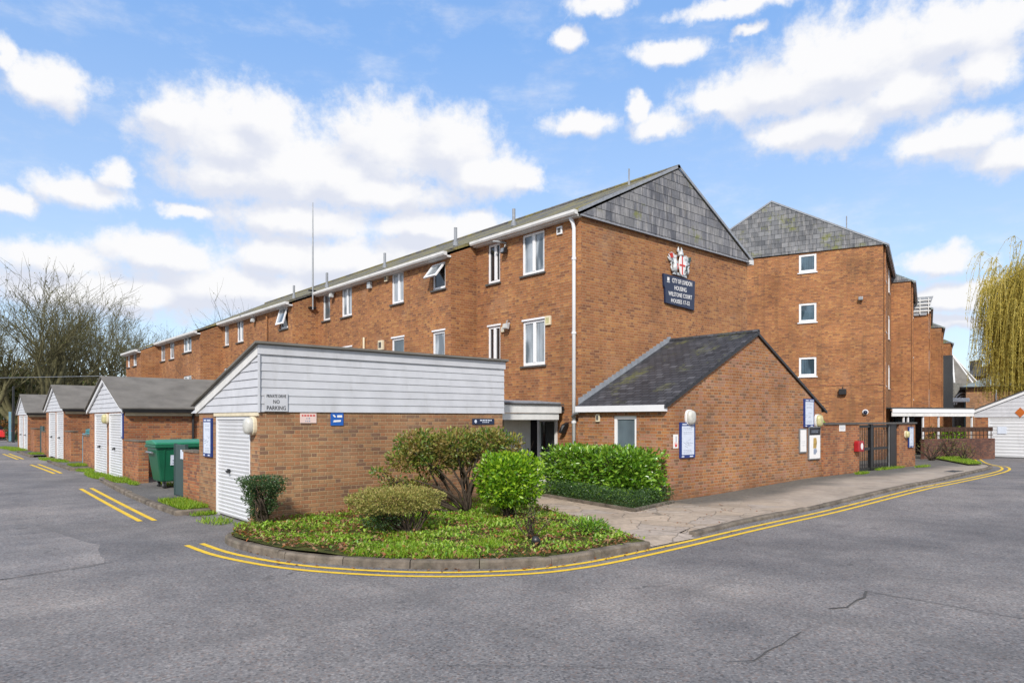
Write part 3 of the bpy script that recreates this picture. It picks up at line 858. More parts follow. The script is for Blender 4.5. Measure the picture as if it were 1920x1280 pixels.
for _ in range(90):
    b = BEDK[int(R.integers(10, len(BEDK)))]
    pts.append((b[0] + R.normal() * .1 - .02, b[1] - abs(R.normal()) * .08 - .03))
for _ in range(40):
    pts.append((R.uniform(4.2, 4.75), R.uniform(14.4, 22)))
for _ in range(50):
    pts.append((R.uniform(10, 22), R.uniform(6.6, 7.0)))
for _ in range(60):
    pts.append((R.uniform(9.5, 14), R.uniform(7.2, 9.4)))
pts = np.array(pts); n = len(pts)
P = np.column_stack([pts, [gz(x, y) + (.085 if y > 7.1 and x > 9 else .014) for x, y in pts]])
D = rdir(n); D[:, 2] *= .15
tag(leaves_obj('fallen_leaves', M['lf_dead'], P, D, np.tile([0, 0, 1.], (n, 1)), R.uniform(.03, .08, n), R.uniform(.02, .045, n)), kind='stuff')

# ------------------------------------------------------------------ windows
def window(par, O, ex, nout, s0, s1, z0, z1, bars=(), pane='glass', sill='sill', rec=.04, fr=.07, lintel=False, opened=None, name='window', nosill=False):
    """white frame set in a wall opening; bars = fractions where upright mullions stand; pane and sill are its pieces"""
    O, ex, nout = Vector(O), Vector(ex), Vector(nout); up = Vector((0, 0, 1))
    P = lambda a, z, d: O + ex * a + up * z - nout * d
    f = MB()
    def bar(a0, a1, b0, b1, d0=rec, dep=.06):
        f.obox(P(a0, b0, d0), ex * (a1 - a0), -nout * dep, up * (b1 - b0))
    bar(s0, s0 + fr, z0, z1); bar(s1 - fr, s1, z0, z1)
    bar(s0 + fr, s1 - fr, z0, z0 + fr * 1.25); bar(s0 + fr, s1 - fr, z1 - fr, z1)
    for b in bars:
        c = s0 + (s1 - s0) * b
        bar(c - fr * .75, c + fr * .75, z0 + fr * 1.25, z1 - fr, rec - .012)
    if lintel:
        f.obox(P(s0 - .03, z1 + .003, -.012), ex * (s1 - s0 + .06), -nout * .05, up * .055)
    fo = f.build(name, M['upvc'], par, bevel=.006)
    edges = [s0 + fr] + [x for b in bars for x in (s0 + (s1 - s0) * b - fr * .75, s0 + (s1 - s0) * b + fr * .75)] + [s1 - fr]
    g = MB()
    for i in range(0, len(edges), 2):
        g.poly([P(edges[i], z0 + fr * 1.25, rec + .03), P(edges[i + 1], z0 + fr * 1.25, rec + .03), P(edges[i + 1], z1 - fr, rec + .03), P(edges[i], z1 - fr, rec + .03)])
    g.build('pane', M['glass_dark' if opened else pane], fo, recalc=False)
    if not nosill:
        MB().obox(P(s0 - .06, z0 - .055, -.06), ex * (s1 - s0 + .12), -nout * .14, up * .05).build('sill', M[sill], fo)
    if opened:                        # top-hung sash pushed out
        zb, ang = opened
        h = z1 - fr - zb
        dz, dn = -h * cos(ang), h * sin(ang)
        top = P(s0 + fr * .3, z1 - fr * .6, rec - .02)
        dv = up * dz + nout * dn; th = nout * cos(ang) + up * sin(ang)
        wdt = s1 - s0 - fr * .6
        sm = MB()
        sm.obox(top, ex * fr, dv, th * .045); sm.obox(top + ex * (wdt - fr), ex * fr, dv, th * .045)
        sm.obox(top + ex * fr, ex * (wdt - 2 * fr), dv.normalized() * fr, th * .045)
        sm.obox(top + ex * fr + dv - dv.normalized() * fr, ex * (wdt - 2 * fr), dv.normalized() * fr, th * .045)
        so = sm.build('sash', M['upvc'], fo)
        gm = top + ex * fr + th * .02 + dv.normalized() * fr
        MB().poly([gm, gm + ex * (wdt - 2 * fr), gm + ex * (wdt - 2 * fr) + dv - dv.normalized() * 2 * fr, gm + dv - dv.normalized() * 2 * fr]).build('sash_pane', M['glass'], fo, recalc=False)
    return fo

X, Y, Z = Vector((1, 0, 0)), Vector((0, 1, 0)), Vector((0, 0, 1))

# ------------------------------------------------------------------ main block of flats (five staggered bays, ridge along +Y)
block = thing('apartment_block', 'long three storey brick block of flats with staggered bays and slate hung gable', 'building', (13.5, 12.7, 0))
RX, RZ = 17.75, 9.66
BAYS = [(13.5, 12.72, 17.28), (12.5, 17.28, 26.51), (11.4, 26.51, 34.79), (10.37, 34.79, 42.14), (9.43, 42.14, 45.6)]
def roofz(x):
    if x > RX:
        return RZ - (x - RX) * .50
    return RZ - (RX - x) * .485 if x >= 13.5 else RZ - (RX - 13.5) * .485 - (13.5 - x) * .425
WIN = [
    [((14.15, 15.10, 6.20, 7.40), dict(bars=(.5,), pane='glass')), ((16.11, 16.70, 6.20, 7.42), dict(bars=(.42,), pane='glass_dark')),
     ((14.12, 15.08, 3.56, 4.86), dict(bars=(.5,), pane='glass', lintel=True)), ((16.10, 16.70, 3.56, 4.87), dict(bars=(.5,), pane='glass_dark', lintel=True))],
    [((17.57, 18.28, 6.10, 6.93), dict(opened=(6.28, radians(38)))), ((20.0, 20.78, 5.97, 7.05), dict(bars=(.45,), pane='glass_curtain')),
     ((23.65, 24.48, 5.94, 7.08), dict(bars=(.5,), pane='glass_curtain')), ((25.46, 26.1, 5.97, 7.05), dict(pane='glass')),
     ((17.6, 18.28, 3.5, 4.78), dict(pane='glass_curtain', lintel=True)), ((19.97, 20.78, 3.5, 4.79), dict(pane='frosted', lintel=True)),
     ((23.65, 24.48, 3.5, 4.75), dict(pane='glass', lintel=True)), ((25.46, 26.1, 3.5, 4.75), dict(pane='glass', lintel=True))],
    [((26.95, 27.74, 5.70, 6.60), dict(opened=(5.8, radians(16)))), ((31.96, 32.79, 5.58, 6.62), dict(bars=(.5,), pane='glass_curtain')),
     ((33.88, 34.54, 5.56, 6.60), dict(pane='glass')), ((33.80, 34.6, 3.3, 4.50), dict(pane='glass')), ((31.96, 32.79, 3.3, 4.5), dict(bars=(.5,), pane='glass')),
     ((26.95, 27.74, 3.3, 4.5), dict(pane='glass'))],
    [((36.22, 37.62, 5.38, 6.20), dict(bars=(.5,), pane='glass')), ((39.22, 40.08, 5.22, 6.18), dict(pane='glass_curtain')),
     ((40.96, 41.85, 5.22, 6.18), dict(pane='glass')), ((36.22, 37.62, 3.0, 4.20), dict(bars=(.5,), pane='glass')), ((39.22, 40.08, 3.0, 4.12), dict(pane='glass'))],
    [((43.1, 43.95, 5.03, 5.74), dict(pane='glass')), ((44.7, 45.3, 5.03, 5.70), dict(pane='glass'))],
]
wm = MB()
for k, (bx, y0, y1) in enumerate(BAYS):
    ez = roofz(bx) - .07
    ops = [o[0] for o in WIN[k]]
    if k == 0:
        ops = ops + [(13.62, 14.28, .12, 2.02), (14.38, 15.4, .0, 2.02)]
    wm.wall((bx, 0, 0), Y, -X, y0, y1, -.3, ez, ops, .12)
    if k:
        px = BAYS[k - 1][0]
        wm.poly([(bx, y0, -.3), (px, y0, -.3), (px, y0, roofz(px) - .07), (bx, y0, ez)])
y9 = BAYS[-1][2]
EZ = 7.47
wm.poly([(13.5, 12.72, -.3), (21.9, 12.72, -.3), (21.9, 12.72, EZ), (13.5, 12.72, EZ)])
wm.poly([(21.9, 12.72, -.3), (21.9, y9, -.3), (21.9, y9, EZ), (21.9, 12.72, EZ)])
wm.poly([(9.43, y9, -.3), (21.9, y9, -.3), (21.9, y9, EZ), (RX, y9, RZ - .1), (9.43, y9, roofz(9.43) - .07)])
wm.build('wall', M['brick'], block, recalc=False)
for k, (bx, y0, y1) in enumerate(BAYS):
    for (a, b, c, d), kw in WIN[k]:
        window(block, (bx, 0, 0), Y, -X, a, b, c, d, **kw)
# dark rooms behind openings are closed by panes; a near-black sheet paints the shade in the porch opening
rm = MB()
GT = .10
for k, (bx, y0, y1) in enumerate(BAYS):
    ya = y0 - (.06 if k == 0 else .02)
    e = .16
    pts = [(RX, RZ + GT), (13.5, roofz(13.5) + GT)] + ([(bx - e, roofz(bx - e) + GT)] if k else [(13.5 - e, roofz(13.5 - e) + GT)])
    pts = pts + [(p[0], p[1] - .09) for p in reversed(pts)]
    rm.prism([(x, ya, z) for x, z in pts], (0, y1 - ya - (.0 if k < 4 else -.06), 0))
rm.prism([(RX, 12.66, RZ + GT), (22.02, 12.66, roofz(22.02) + GT), (22.02, 12.66, roofz(22.02) + .01), (RX, 12.66, RZ + .01)], (0, y9 - 12.6, 0))
roof = rm.build('roof', M['tile_moss'], block)
MB().tube([(RX, 12.6, RZ + GT + .0), (RX, y9 + .05, RZ + GT)], .075, 8).build('ridge_tiles', M['tile_moss'], roof)
for (x, y, h, r_) in ((16.75, 13.75, .5, .022), (14.75, 16.9, .55, .055), (14.2, 19.35, .62, .06), (13.6, 28.0, .65, .055), (13.4, 31.0, .6, .05), (14.6, 24.8, .6, .055)):
    z = roofz(x) + GT
    MB().tube([(x, y, z - .1), (x, y, z + h)], r_, 10).tube([(x, y, z - .02), (x, y, z + .12)], r_ * 1.6, 10).build('vent_pipe', M['lead'], roof)
for k, (bx, y0, y1) in enumerate(BAYS):
    ez = roofz(bx - .16)
    MB().prism([(bx - .17, y0 - .04, ez + .04), (bx - .31, y0 - .04, ez + .04), (bx - .31, y0 - .04, ez - .03), (bx - .28, y0 - .04, ez - .075), (bx - .17, y0 - .04, ez - .075)], (0, y1 - y0 + .0, 0)).build('gutter', M['fascia'], block)
    MB().box(bx - .17, bx - .002, y0 - .02, y1 - .05, ez - .11, ez - .05).build('soffit', M['fascia'], block)
# slate hung gable, set proud of the brick
gm = MB()
gm.prism([(13.36, 12.63, EZ - .02), (21.98, 12.63, EZ - .02), (RX, 12.63, RZ + .02)], (0, .085, 0))
gm.build('gable_slates', M['slate_gable'], block)
vg = MB()
for a, b in (((13.30, roofz(13.3) + .02), (RX, RZ + .10)), ((RX, RZ + .10), (22.1, roofz(22.1) + .02))):
    vg.obox((a[0], 12.60, a[1] - .03), (b[0] - a[0], 0, b[1] - a[1]), (0, .03, 0), (0, 0, .09))
vg.build('verge', M['lead'], block)
MB().box(13.38, 21.95, 12.60, 12.64, EZ - .05, EZ - .02).build('gable_drip', M['lead'], block)
MB().box(21.85, 22.08, 12.58, 12.80, EZ - .10, EZ + .05).build('gutter_end', M['fascia'], block)
# white downpipe at the corner
dp = MB().tube([(13.33, 12.98, 7.45), (13.42, 12.95, 7.30), (13.43, 12.92, 7.15), (13.43, 12.92, .1)], .052, 10)
dp = dp.build('downpipe', M['white'], block, smooth=True)
for z in (1.9, 4.3, 6.3):
    MB().tube([(13.43, 12.92, z), (13.43, 12.92, z + .06)], .066, 10).build('collar', M['white'], dp)
dp2 = MB().tube([(12.43, 22.6, 5.0), (12.43, 22.6, .1)], .04, 8).build('downpipe', M['cream'], block)
dp3 = MB().tube([(11.33, 29.0, 6.4), (11.33, 29.0, .1)], .04, 8).build('downpipe', M['brick'], block)
# glazed side light beside the door
sl = MB()
sl.box(13.44, 13.56, 14.28, 14.38, .10, 2.02).box(13.44, 13.56, 13.62, 13.68, .12, 2.02).box(13.45, 13.55, 13.68, 14.28, .12, .42).box(13.45, 13.55, 13.68, 14.28, 1.94, 2.02)
sl = sl.build('side_light', M['fascia'], block)
MB().poly([(13.50, 13.68, .42), (13.50, 14.28, .42), (13.50, 14.28, 1.94), (13.50, 13.68, 1.94)]).build('pane', M['glass_dark'], sl, recalc=False)
MB().box(13.62, 13.68, 14.36, 15.6, 0, 2.3).build('passage_shade', M['dark_void'], block)  # near-black colour stands in for shade inside the passage

# ------------------------------------------------------------------ lodge (single storey brick annexe)
AX0, AX1, AY = 13.39, 21.32, 9.86
lodge = thing('brick_lodge', 'low brick lodge with dark slate roof joined to the tall gable wall', 'building', (AX0, AY, 0))
ARX, ARZ, AEZ = 17.45, 4.30, 2.30
wm = MB()
wm.wall((AX0, 0, 0), Y, -X, AY, 12.715, -.3, AEZ, [(10.76, 11.50, 1.20, 2.09)], .1)
wm.poly([(AX0, AY, -.3), (AX1, AY, -.3), (AX1, AY, AEZ + .02), (ARX, AY, ARZ), (AX0, AY, AEZ)])
wm.poly([(AX1, AY, -.3), (AX1, 12.715, -.3), (AX1, 12.715, AEZ), (AX1, AY, AEZ)])
wm.build('wall', M['brick_lodge'], lodge, recalc=False)
window(lodge, (AX0, 0, 0), Y, -X, 10.76, 11.50, 1.20, 2.09, pane='frosted', nosill=False, sill='upvc', fr=.085)
rm = MB()
sl_ = (ARZ - AEZ) / (ARX - AX0)
zt = lambda x: ARZ + .10 - abs(x - ARX) * sl_ * (1 if x < ARX else (ARZ - AEZ - .02) / (AX1 - ARX) / sl_)
for xa in (AX0 - .14, AX1 + .25):
    rm.prism([(xa, AY - .05, zt(xa)), (ARX, AY - .05, zt(ARX)), (ARX, AY - .05, zt(ARX) - .07), (xa, AY - .05, zt(xa) - .07)], (0, 12.71 - AY + .05, 0))
lroof = rm.build('roof', M['slate_dark'], lodge)
MB().tube([(ARX, AY - .07, zt(ARX) + .0), (ARX, 12.70, zt(ARX))], .07, 8).build('ridge_tiles', M['slate_dark'], lroof)
vg = MB()
for xa in (AX0 - .1, AX1 + .27):
    vg.obox((xa, AY - .065, zt(xa) - .09), (ARX - xa, 0, zt(ARX) - zt(xa)), (0, .05, 0), (0, 0, .07))
vg.build('verge', M['black'], lodge)
MB().box(AX0 - .15, AX0 - .012, AY - .03, 12.70, 2.19, 2.345).build('fascia', M['white'], lodge, bevel=.006)
# stepped lead flashing up the junction with the tall wall
fl = MB()
n = 24
for i in range(n):
    xa = AX0 - .0 + (ARX - AX0) * i / n; xb = AX0 + (ARX - AX0) * (i + 1) / n
    fl.prism([(xa, 12.70, zt(xa) - .0), (xb, 12.70, zt(xb) - .0), (xb, 12.70, zt(xb) + .13), (xa, 12.70, zt(xb) + .10)], (0, .018, 0))
fl.build('flashing', M['lead'], lodge)
MB().tube([(13.41, 12.92, 2.06), (13.32, 12.86, 2.08), (13.30, 12.75, 2.16), (13.30, 12.6, 2.2)], .045, 8).build('rainwater_bend', M['grey_metal'], lodge, smooth=True)

# ------------------------------------------------------------------ entrance porch between garage and block
porch = thing('entrance_porch', 'white boarded porch canopy over the recessed grey entrance door', 'porch', (12, 13.3, 0))
MB().box(10.64, 13.30, 13.26, 13.34, 2.17, 2.38).build('canopy_board', M['fascia'], porch, bevel=.006)
MB().box(10.62, 13.24, 13.30, 13.37, 1.99, 2.165).build('lower_board', M['fascia'], porch, bevel=.006)
MB().box(10.64, 13.48, 13.345, 14.6, 2.20, 2.36).build('canopy_deck', M['felt_dark'], porch)
MB().box(10.66, 13.36, 13.22, 14.6, 2.385, 2.42).build('canopy_edge', M['felt_dark'], porch)
MB().prism([(11.3, 13.48, 2.43), (13.49, 13.48, 2.43), (13.49, 14.5, 2.50), (11.3, 14.5, 2.50)], (0, 0, .04)).build('lead_apron', M['lead'], porch)
dr = MB().box(12.27, 13.2, 14.40, 14.45, .05, 2.0).build('entrance_door', M['fascia'], porch, bevel=.008)
MB().tube([(13.08, 14.39, 1.08), (13.08, 14.34, 1.08), (13.0, 14.34, 1.08)], .014, 6).tube([(13.09, 14.395, 1.16), (13.09, 14.38, 1.16)], .03, 8).build('handle', M['black'], dr)
MB().box(12.18, 12.265, 14.38, 14.47, .05, 2.05).build('door_frame', M['fascia'], porch)
MB().box(10.66, 12.175, 14.42, 14.5, 0, 2.15).build('back_wall', M['brick_red'], porch)
MB().box(10.64, 13.6, 13.4, 14.4, -.1, .075).build('step', M['stone_kerb'], porch)

# ------------------------------------------------------------------ garages
def ribbed_door(par, x, y0, y1, z1, label=None, z0=.03, n=26, handle=True, facing=-1):
    """steel up-and-over door with rounded horizontal ribs, facing -X"""
    mb = MB(); h = (z1 - z0) / n; prof = []
    for i in range(n):
        za = z0 + i * h
        prof += [(0.0, za), (.010, za + h * .12), (.026, za + h * .5), (.030, za + h * .82), (.012, za + h * .97)]
    prof.append((0, z1))
    for d, z in prof:
        mb.V += [(x - d, y0, z), (x - d, y1, z)]
    for i in range(len(prof) - 1):
        mb.F.append((2 * i, 2 * i + 1, 2 * i + 3, 2 * i + 2))
    d = mb.build('garage_door', M['door_white'], par, recalc=False)
    if label:
        d['label'] = label
    fr = MB().box(x - .05, x + .03, y0 - .05, y0 - .002, z0 - .03, z1 + .05).box(x - .05, x + .03, y1 + .002, y1 + .05, z0 - .03, z1 + .05).box(x - .05, x + .03, y0 - .002, y1 + .002, z1 + .003, z1 + .05)
    fr.build('door_frame', M['white'], d)
    if handle:
        ym = y0 + (y1 - y0) * .62
        MB().box(x - .06, x - .028, ym - .05, ym + .05, .92, 1.0).tube([(x - .06, ym, .96), (x - .10, ym, .96), (x - .10, ym - .09, .93)], .014, 6).build('handle', M['black'], d)
    return d

# near garage: tall boarded wall, roof falling away from the camera corner
g1 = thing('garage', 'brick garage on the street corner with tall white boarded upper wall', 'garage', (4.79, 12.59, 0), 'garages beside the road')
wm = MB()
wm.wall((4.79, 0, 0), Y, -X, 12.59, 16.15, -.3, 2.15, [(13.07, 15.02, -.3, 2.06)], .09)
wm.poly([(4.79, 12.59, -.3), (10.63, 12.59, -.3), (10.63, 12.59, 2.15), (4.79, 12.59, 2.15)])
wm.poly([(10.63, 12.59, -.3), (10.63, 16.15, -.3), (10.63, 16.15, 2.3), (10.63, 12.59, 3.3)])
wm.poly([(4.79, 16.15, -.3), (10.63, 16.15, -.3), (10.63, 16.15, 2.3), (4.79, 16.15, 2.3)])
wm.build('wall', M['brick_tan'], g1, recalc=False)
TOP = 3.40; sl1 = (TOP - 2.30) / (16.30 - 12.5)
cl = MB()
cl.boards((0, 12.575, 0), X, -Y, 2.14, 3.20, .1515, lambda z: 4.79, lambda z: 10.66, .017)
cl.boards((4.775, 0, 0), Y, -X, 2.14, 3.22, .154, lambda z: 12.58, lambda z: 12.5 + (TOP - .06 - z) / sl1, .022)
cl.build('cladding', M['cladding'], g1, recalc=False)
MB().box(4.74, 10.68, 12.535, 12.58, 3.20, 3.385).build('fascia', M['cladding'], g1)
MB().box(4.745, 4.775, 12.53, 12.575, 2.13, 3.19).build('corner_trim', M['cladding'], g1)
MB().prism([(4.735, 12.585, 3.37), (4.735, 16.30, 2.295), (4.735, 16.22, 2.13), (4.735, 12.585, 3.18)], (.038, 0, 0)).build('bargeboard', M['fascia'], g1)
MB().prism([(4.66, 12.46, TOP + .03), (4.66, 16.38, 2.33), (4.66, 16.38, 2.29), (4.66, 12.46, TOP - .012)], (6.06, 0, 0)).build('roof', M['felt'], g1)
MB().box(10.64, 10.66, 12.59, 16.2, 2.14, 2.3).build('rear_trim', M['fascia'], g1)
ribbed_door(g1, 4.84, 13.12, 14.97, 2.0, n=26)
MB().box(4.765, 4.80, 12.62, 15.1, 2.065, 2.135).build('lintel', M['cream'], g1)

# pair of garages under one pitched roof; copied twice further down the road
def twin_garage(label):
    t = thing('garage', label, 'garage', (4.79, 23.45, gz(4.79, 23.45) - .02), 'garages beside the road')
    b0 = MB(); zb = ORG[t.name].z
    y0, y1, yr, xe = 23.45, 28.88, 26.15, 10.35
    ops = [(23.65, 25.53, zb - .3, zb + 2.08), (25.87, 27.9, zb - .3, zb + 2.08)]
    b0.wall((4.79, 0, 0), Y, -X, y0, y1, zb - .3, zb + 2.14, ops, .09)
    b0.poly([(4.79, y0, zb - .3), (xe, y0, zb - .3), (xe, y0, zb + 2.2), (4.79, y0, zb + 2.2)])
    b0.poly([(4.79, y1, zb - .3), (xe, y1, zb - .3), (xe, y1, zb + 2.2), (4.79, y1, zb + 2.2)])
    b0.poly([(xe, y0, zb - .3), (xe, y1, zb - .3), (xe, y1, zb + 2.2), (xe, yr, zb + 3.2), (xe, y0, zb + 2.2)])
    b0.build('wall', M['brick_red'], t, recalc=False)
    s_ = 1.08 / (yr - 23.3)
    c = MB()
    c.boards((4.775, 0, 0), Y, -X, zb + 2.12, zb + 3.2, .15, lambda z: 23.42 + max(0, z - zb - 2.18) / s_, lambda z: 28.93 - max(0, z - zb - 2.18) / s_, .022)
    c.build('cladding', M['cladding'], t, recalc=False)
    bb = MB(); rf = MB()
    for ye in (23.27, 29.03):
        sg = 1 if ye < yr else -1
        bb.prism([(4.70, yr, zb + 3.27), (4.70, ye + .03 * sg, zb + 2.20), (4.70, ye + .03 * sg, zb + 2.08), (4.70, yr, zb + 3.13)], (.05, 0, 0))
        rf.prism([(4.64, yr, zb + 3.33), (4.64, ye, zb + 2.25), (4.64, ye, zb + 2.21), (4.64, yr, zb + 3.285)], (xe - 4.5, 0, 0))
    bb.build('bargeboard', M['white'], t)
    rf.build('roof', M['felt'], t)
    MB().prism([(4.70, 23.28, zb + 2.20), (4.70, 23.16, zb + 2.20), (4.70, 23.18, zb + 2.10), (4.70, 23.27, zb + 2.10)], (xe - 4.7, 0, 0)).build('gutter', M['black'], t)
    MB().box(4.82, xe, 23.40, 23.445, zb + 2.0, zb + 2.10).build('soffit_board', M['cream'], t)
    MB().tube([(6.75, 23.23, zb + 2.12), (6.75, 23.36, zb + 2.0), (6.75, 23.39, zb + 1.9), (6.75, 23.39, zb)], .04, 8).build('downpipe', M['black'], t)
    for a, b in ((23.70, 25.48), (25.92, 27.85)):
        d = MB(); o = ribbed_door(t, 4.83, a, b, 2.03, n=24)
        for x_ in [o] + list(o.children):
            x_.data.transform(Matrix.Translation((0, 0, zb + ORG[t.name].z - ORG[t.name].z)))
    return t
g2 = twin_garage('twin white door garage behind the green wheeled bin, widest grey felt roof')
dz3 = gz(4.79, 34.6) - gz(4.79, 23.45)
g3 = dup(g2, (0, 11.05, dz3 + .06), 'middle twin garage of the row with teal bins standing beside it')
g4 = dup(g2, (0, 23.4, dz3 - .03), 'farthest twin garage, small at the end of the road below bare trees')
g4.scale = (1, .93, 1)
g3.scale = (1, .97, 1)

# low brick walls of the bin stores
def store_wall(label, pts_boxes, cap, loc):
    t = thing('bin_store_wall', label, 'wall', loc, 'low brick walls of the bin stores')
    m_ = MB()
    for b in pts_boxes:
        m_.box(*b)
    m_.build('brickwork', M['brick_red'], t)
    c = MB()
    for b in cap:
        c.box(*b)
    c.build('coping', M['stone_kerb'], t)
    return t
gA = gz(4.8, 17)
store_wall('low red brick wall joined to the corner garage beside its notice board', [(4.79, 5.02, 16.16, 17.36, -.2, 1.24), (5.02, 8.5, 16.3, 16.5, -.2, 1.2)], [(4.77, 5.04, 16.16, 17.38, 1.243, 1.29)], (4.9, 16.8, 0))
store_wall('brick bin store pier with a black stain in front of the green bin', [(4.80, 5.06, 21.7, 23.4, -.2, 1.36)], [(4.78, 5.08, 21.68, 23.4, 1.363, 1.40)], (4.9, 22.5, 0))
for (k, dy, l1, l2) in ((0, 0, 'low brick bin store wall against the wide twin garage, in front of teal bins', 'brown brick pier standing between the teal bins and the middle garage'),
                        (1, 11.3, 'low brick bin store wall against the middle garage, beside a dark gate', 'brown brick pier beside the farthest garage of the row')):
    zb = gz(4.8, 30 + dy)
    store_wall(l1, [(4.80, 5.04, 28.92 + dy, 30.25 + dy, -.1, zb + 1.18)], [(4.78, 5.06, 28.92 + dy, 30.27 + dy, zb + 1.183, zb + 1.23)], (4.9, 29.5 + dy, zb))
    store_wall(l2, [(4.80, 5.04, 32.9 + dy, 34.4 + dy, -.1, zb + 1.28), (5.04, 5.9, 32.9 + dy, 33.12 + dy, -.1, zb + 1.26)], [(4.78, 5.06, 32.88 + dy, 34.4 + dy, zb + 1.283, zb + 1.33)], (4.9, 33.6 + dy, zb))

def gate_leaf(label, y0, y1, zb, h, mt='slate_metal', sticker=False):
    t = thing('store_gate', label, 'gate', (4.9, y0, zb), 'metal gates of the bin stores')
    MB().box(4.86, 4.90, y0, y1, zb + .06, zb + h).build('gate_panel', M[mt], t, bevel=.008)
    MB().box(4.845, 4.915, y0 - .05, y0 - .003, zb, zb + h + .02).build('gate_post', M[mt], t)
    MB().box(4.845, 4.915, y1 + .003, y1 + .05, zb, zb + h + .02).build('gate_post', M[mt], t)
    if sticker:
        MB().box(4.850, 4.857, y0 + .12, y0 + .36, zb + h - .34, zb + h - .12).build('sticker', M['paper'], t)
    return t
gate_leaf('dark steel gate leaf with white sticker between brick wall and green bin', 17.46, 18.30, .09, 1.30, sticker=True)
gate_leaf('pale blue gate leaf beside the teal bins near the middle garage', 30.3, 30.62, gz(4.8, 30) + .05, 1.2, 'pale_blue')
gate_leaf('dark blue grey gate leaf between the two farthest garages', 41.4, 42.4, gz(4.8, 41), 1.45)

# ------------------------------------------------------------------ bins
def big_bin(label, x, y, zb, body, lid, group, text=True, w_=1.3, d_=1.0):
    t = thing('wheeled_bin', label, 'bin', (x, y, zb), group)
    x0, x1, y0, y1 = x - w_ / 2, x + w_ / 2, y - d_ / 2, y + d_ / 2
    m_ = MB()
    lo = [(x0 + .13, y0 + .12), (x1 - .13, y0 + .12), (x1 - .13, y1 - .12), (x0 + .13, y1 - .12)]
    hi = [(x0, y0), (x1, y0), (x1, y1), (x0, y1)]
    b = len(m_.V)
    m_.V += [(*p, zb + .22) for p in lo] + [(*p, zb + 1.12) for p in hi]
    for i in range(4):
        j = (i + 1) % 4; m_.F.append((i, j, 4 + j, 4 + i))
    m_.F += [(3, 2, 1, 0), (4, 5, 6, 7)]
    m_.build('body', M[body], t, bevel=.04, smooth=False)
    MB().box(x0 - .04, x1 + .04, y0 - .05, y1 + .04, zb + 1.122, zb + 1.20).build('rim', M[body], t, bevel=.02)
    l_ = MB().prism([(x0 - .03, y0 - .03, zb + 1.203), (x0 - .03, y0 - .02, zb + 1.27), (x0 - .03, y - .1, zb + 1.34), (x0 - .03, y1, zb + 1.31), (x0 - .03, y1 + .03, zb + 1.203)], (w_ + .06, 0, 0))
    l_.build('lid', M[lid], t, bevel=.025)
    rb = MB()
    for i in range(5):
        xx = x0 + .2 + i * (w_ - .4) / 4
        rb.obox((xx - .02, y0 + .105, zb + .26), (.04, 0, 0), (0, -.118, .84), (0, .03, 0))
    rb.build('ribs', M[body], t)
    for sx_ in (x0 - .09, x1 + .005):
        MB().tube([(sx_ + .04, y - .3, zb + 1.0), (sx_ + .04, y + .3, zb + 1.0)], .028, 8).build('trunnion', M['grey_metal'], t)
    for sx_, sy in ((x0 + .25, y0 + .22), (x1 - .25, y0 + .22), (x0 + .25, y1 - .22), (x1 - .25, y1 - .22)):
        wh = MB().tube([(sx_ - .025, sy, zb + .10), (sx_ + .025, sy, zb + .10)], .10, 14).build('wheel', M['rubber'], t)
        MB().box(sx_ - .045, sx_ + .045, sy - .03, sy + .03, zb + .10, zb + .23).build('fork', M['grey_metal'], wh)
    if text:
        lb = MB().obox((x - .30, y0 + .045 - .016, zb + .66), (.52, 0, 0), (0, -.036, .27), (0, .01, 0)).build('bin_label', M['paper'], t)
        pr = MB()
        for i, (a, b_) in enumerate(((.05, .42), (.05, .47), (.12, .40))):
            pr.obox((x - .30 + a, y0 + .02 - .012 * i - .003, zb + .70 + .075 * i), (b_ - a, 0, 0), (0, -.004, .032), (0, .004, 0))
        pr.build('label_print', M['print'], lb)
    return t
big_bin('large green four wheeled refuse bin with white label behind the brick pier', 5.45, 20.3, .12, 'bin_green', 'bin_green_lid', 'refuse bins')
big_bin('teal refuse bin in the store between the wide and the middle garage', 5.75, 30.9, .30, 'teal', 'teal', 'refuse bins', False)

# ------------------------------------------------------------------ signs and notices
def slab_sign(name, label, cat, face, a0, a1, z0, z1, at, mt, th=.02, group=None):
    """flat board standing off a wall; face -y: a = x, at = wall y; face -x: a = y, at = wall x"""
    am = (a0 + a1) / 2
    t = thing(name, label, cat, (am, at, z0) if face == '-y' else (at, am, z0), group)
    m_ = MB()
    if face == '-y':
        m_.box(a0, a1, at - th, at - .002, z0, z1)
    else:
        m_.box(at - th, at - .002, a0, a1, z0, z1)
    m_.build('board', M[mt], t, bevel=.003)
    return t
def sheet_on(t, name, face, a0, a1, z0, z1, at, off, mt, th=.003):
    m_ = MB()
    if face == '-y':
        m_.box(a0, a1, at - off - th, at - off, z0, z1)
    else:
        m_.box(at - off - th, at - off, a0, a1, z0, z1)
    return m_.build(name, M[mt], t)
def print_lines(t, face, a0, a1, zs, h, at, off, mt='print', rng=random.Random(3), name='print'):
    m_ = MB()
    for z in zs:
        a = a0
        while a < a1 - .03:
            l = rng.uniform(.04, .11) * (a1 - a0) / .5
            b = min(a + l, a1)
            if face == '-y':
                m_.box(a, b, at - off - .002, at - off, z, z + h)
            else:
                m_.box(at - off - .002, at - off, a, b, z, z + h)
            a = b + .018
    return m_.build(name, M[mt], t)

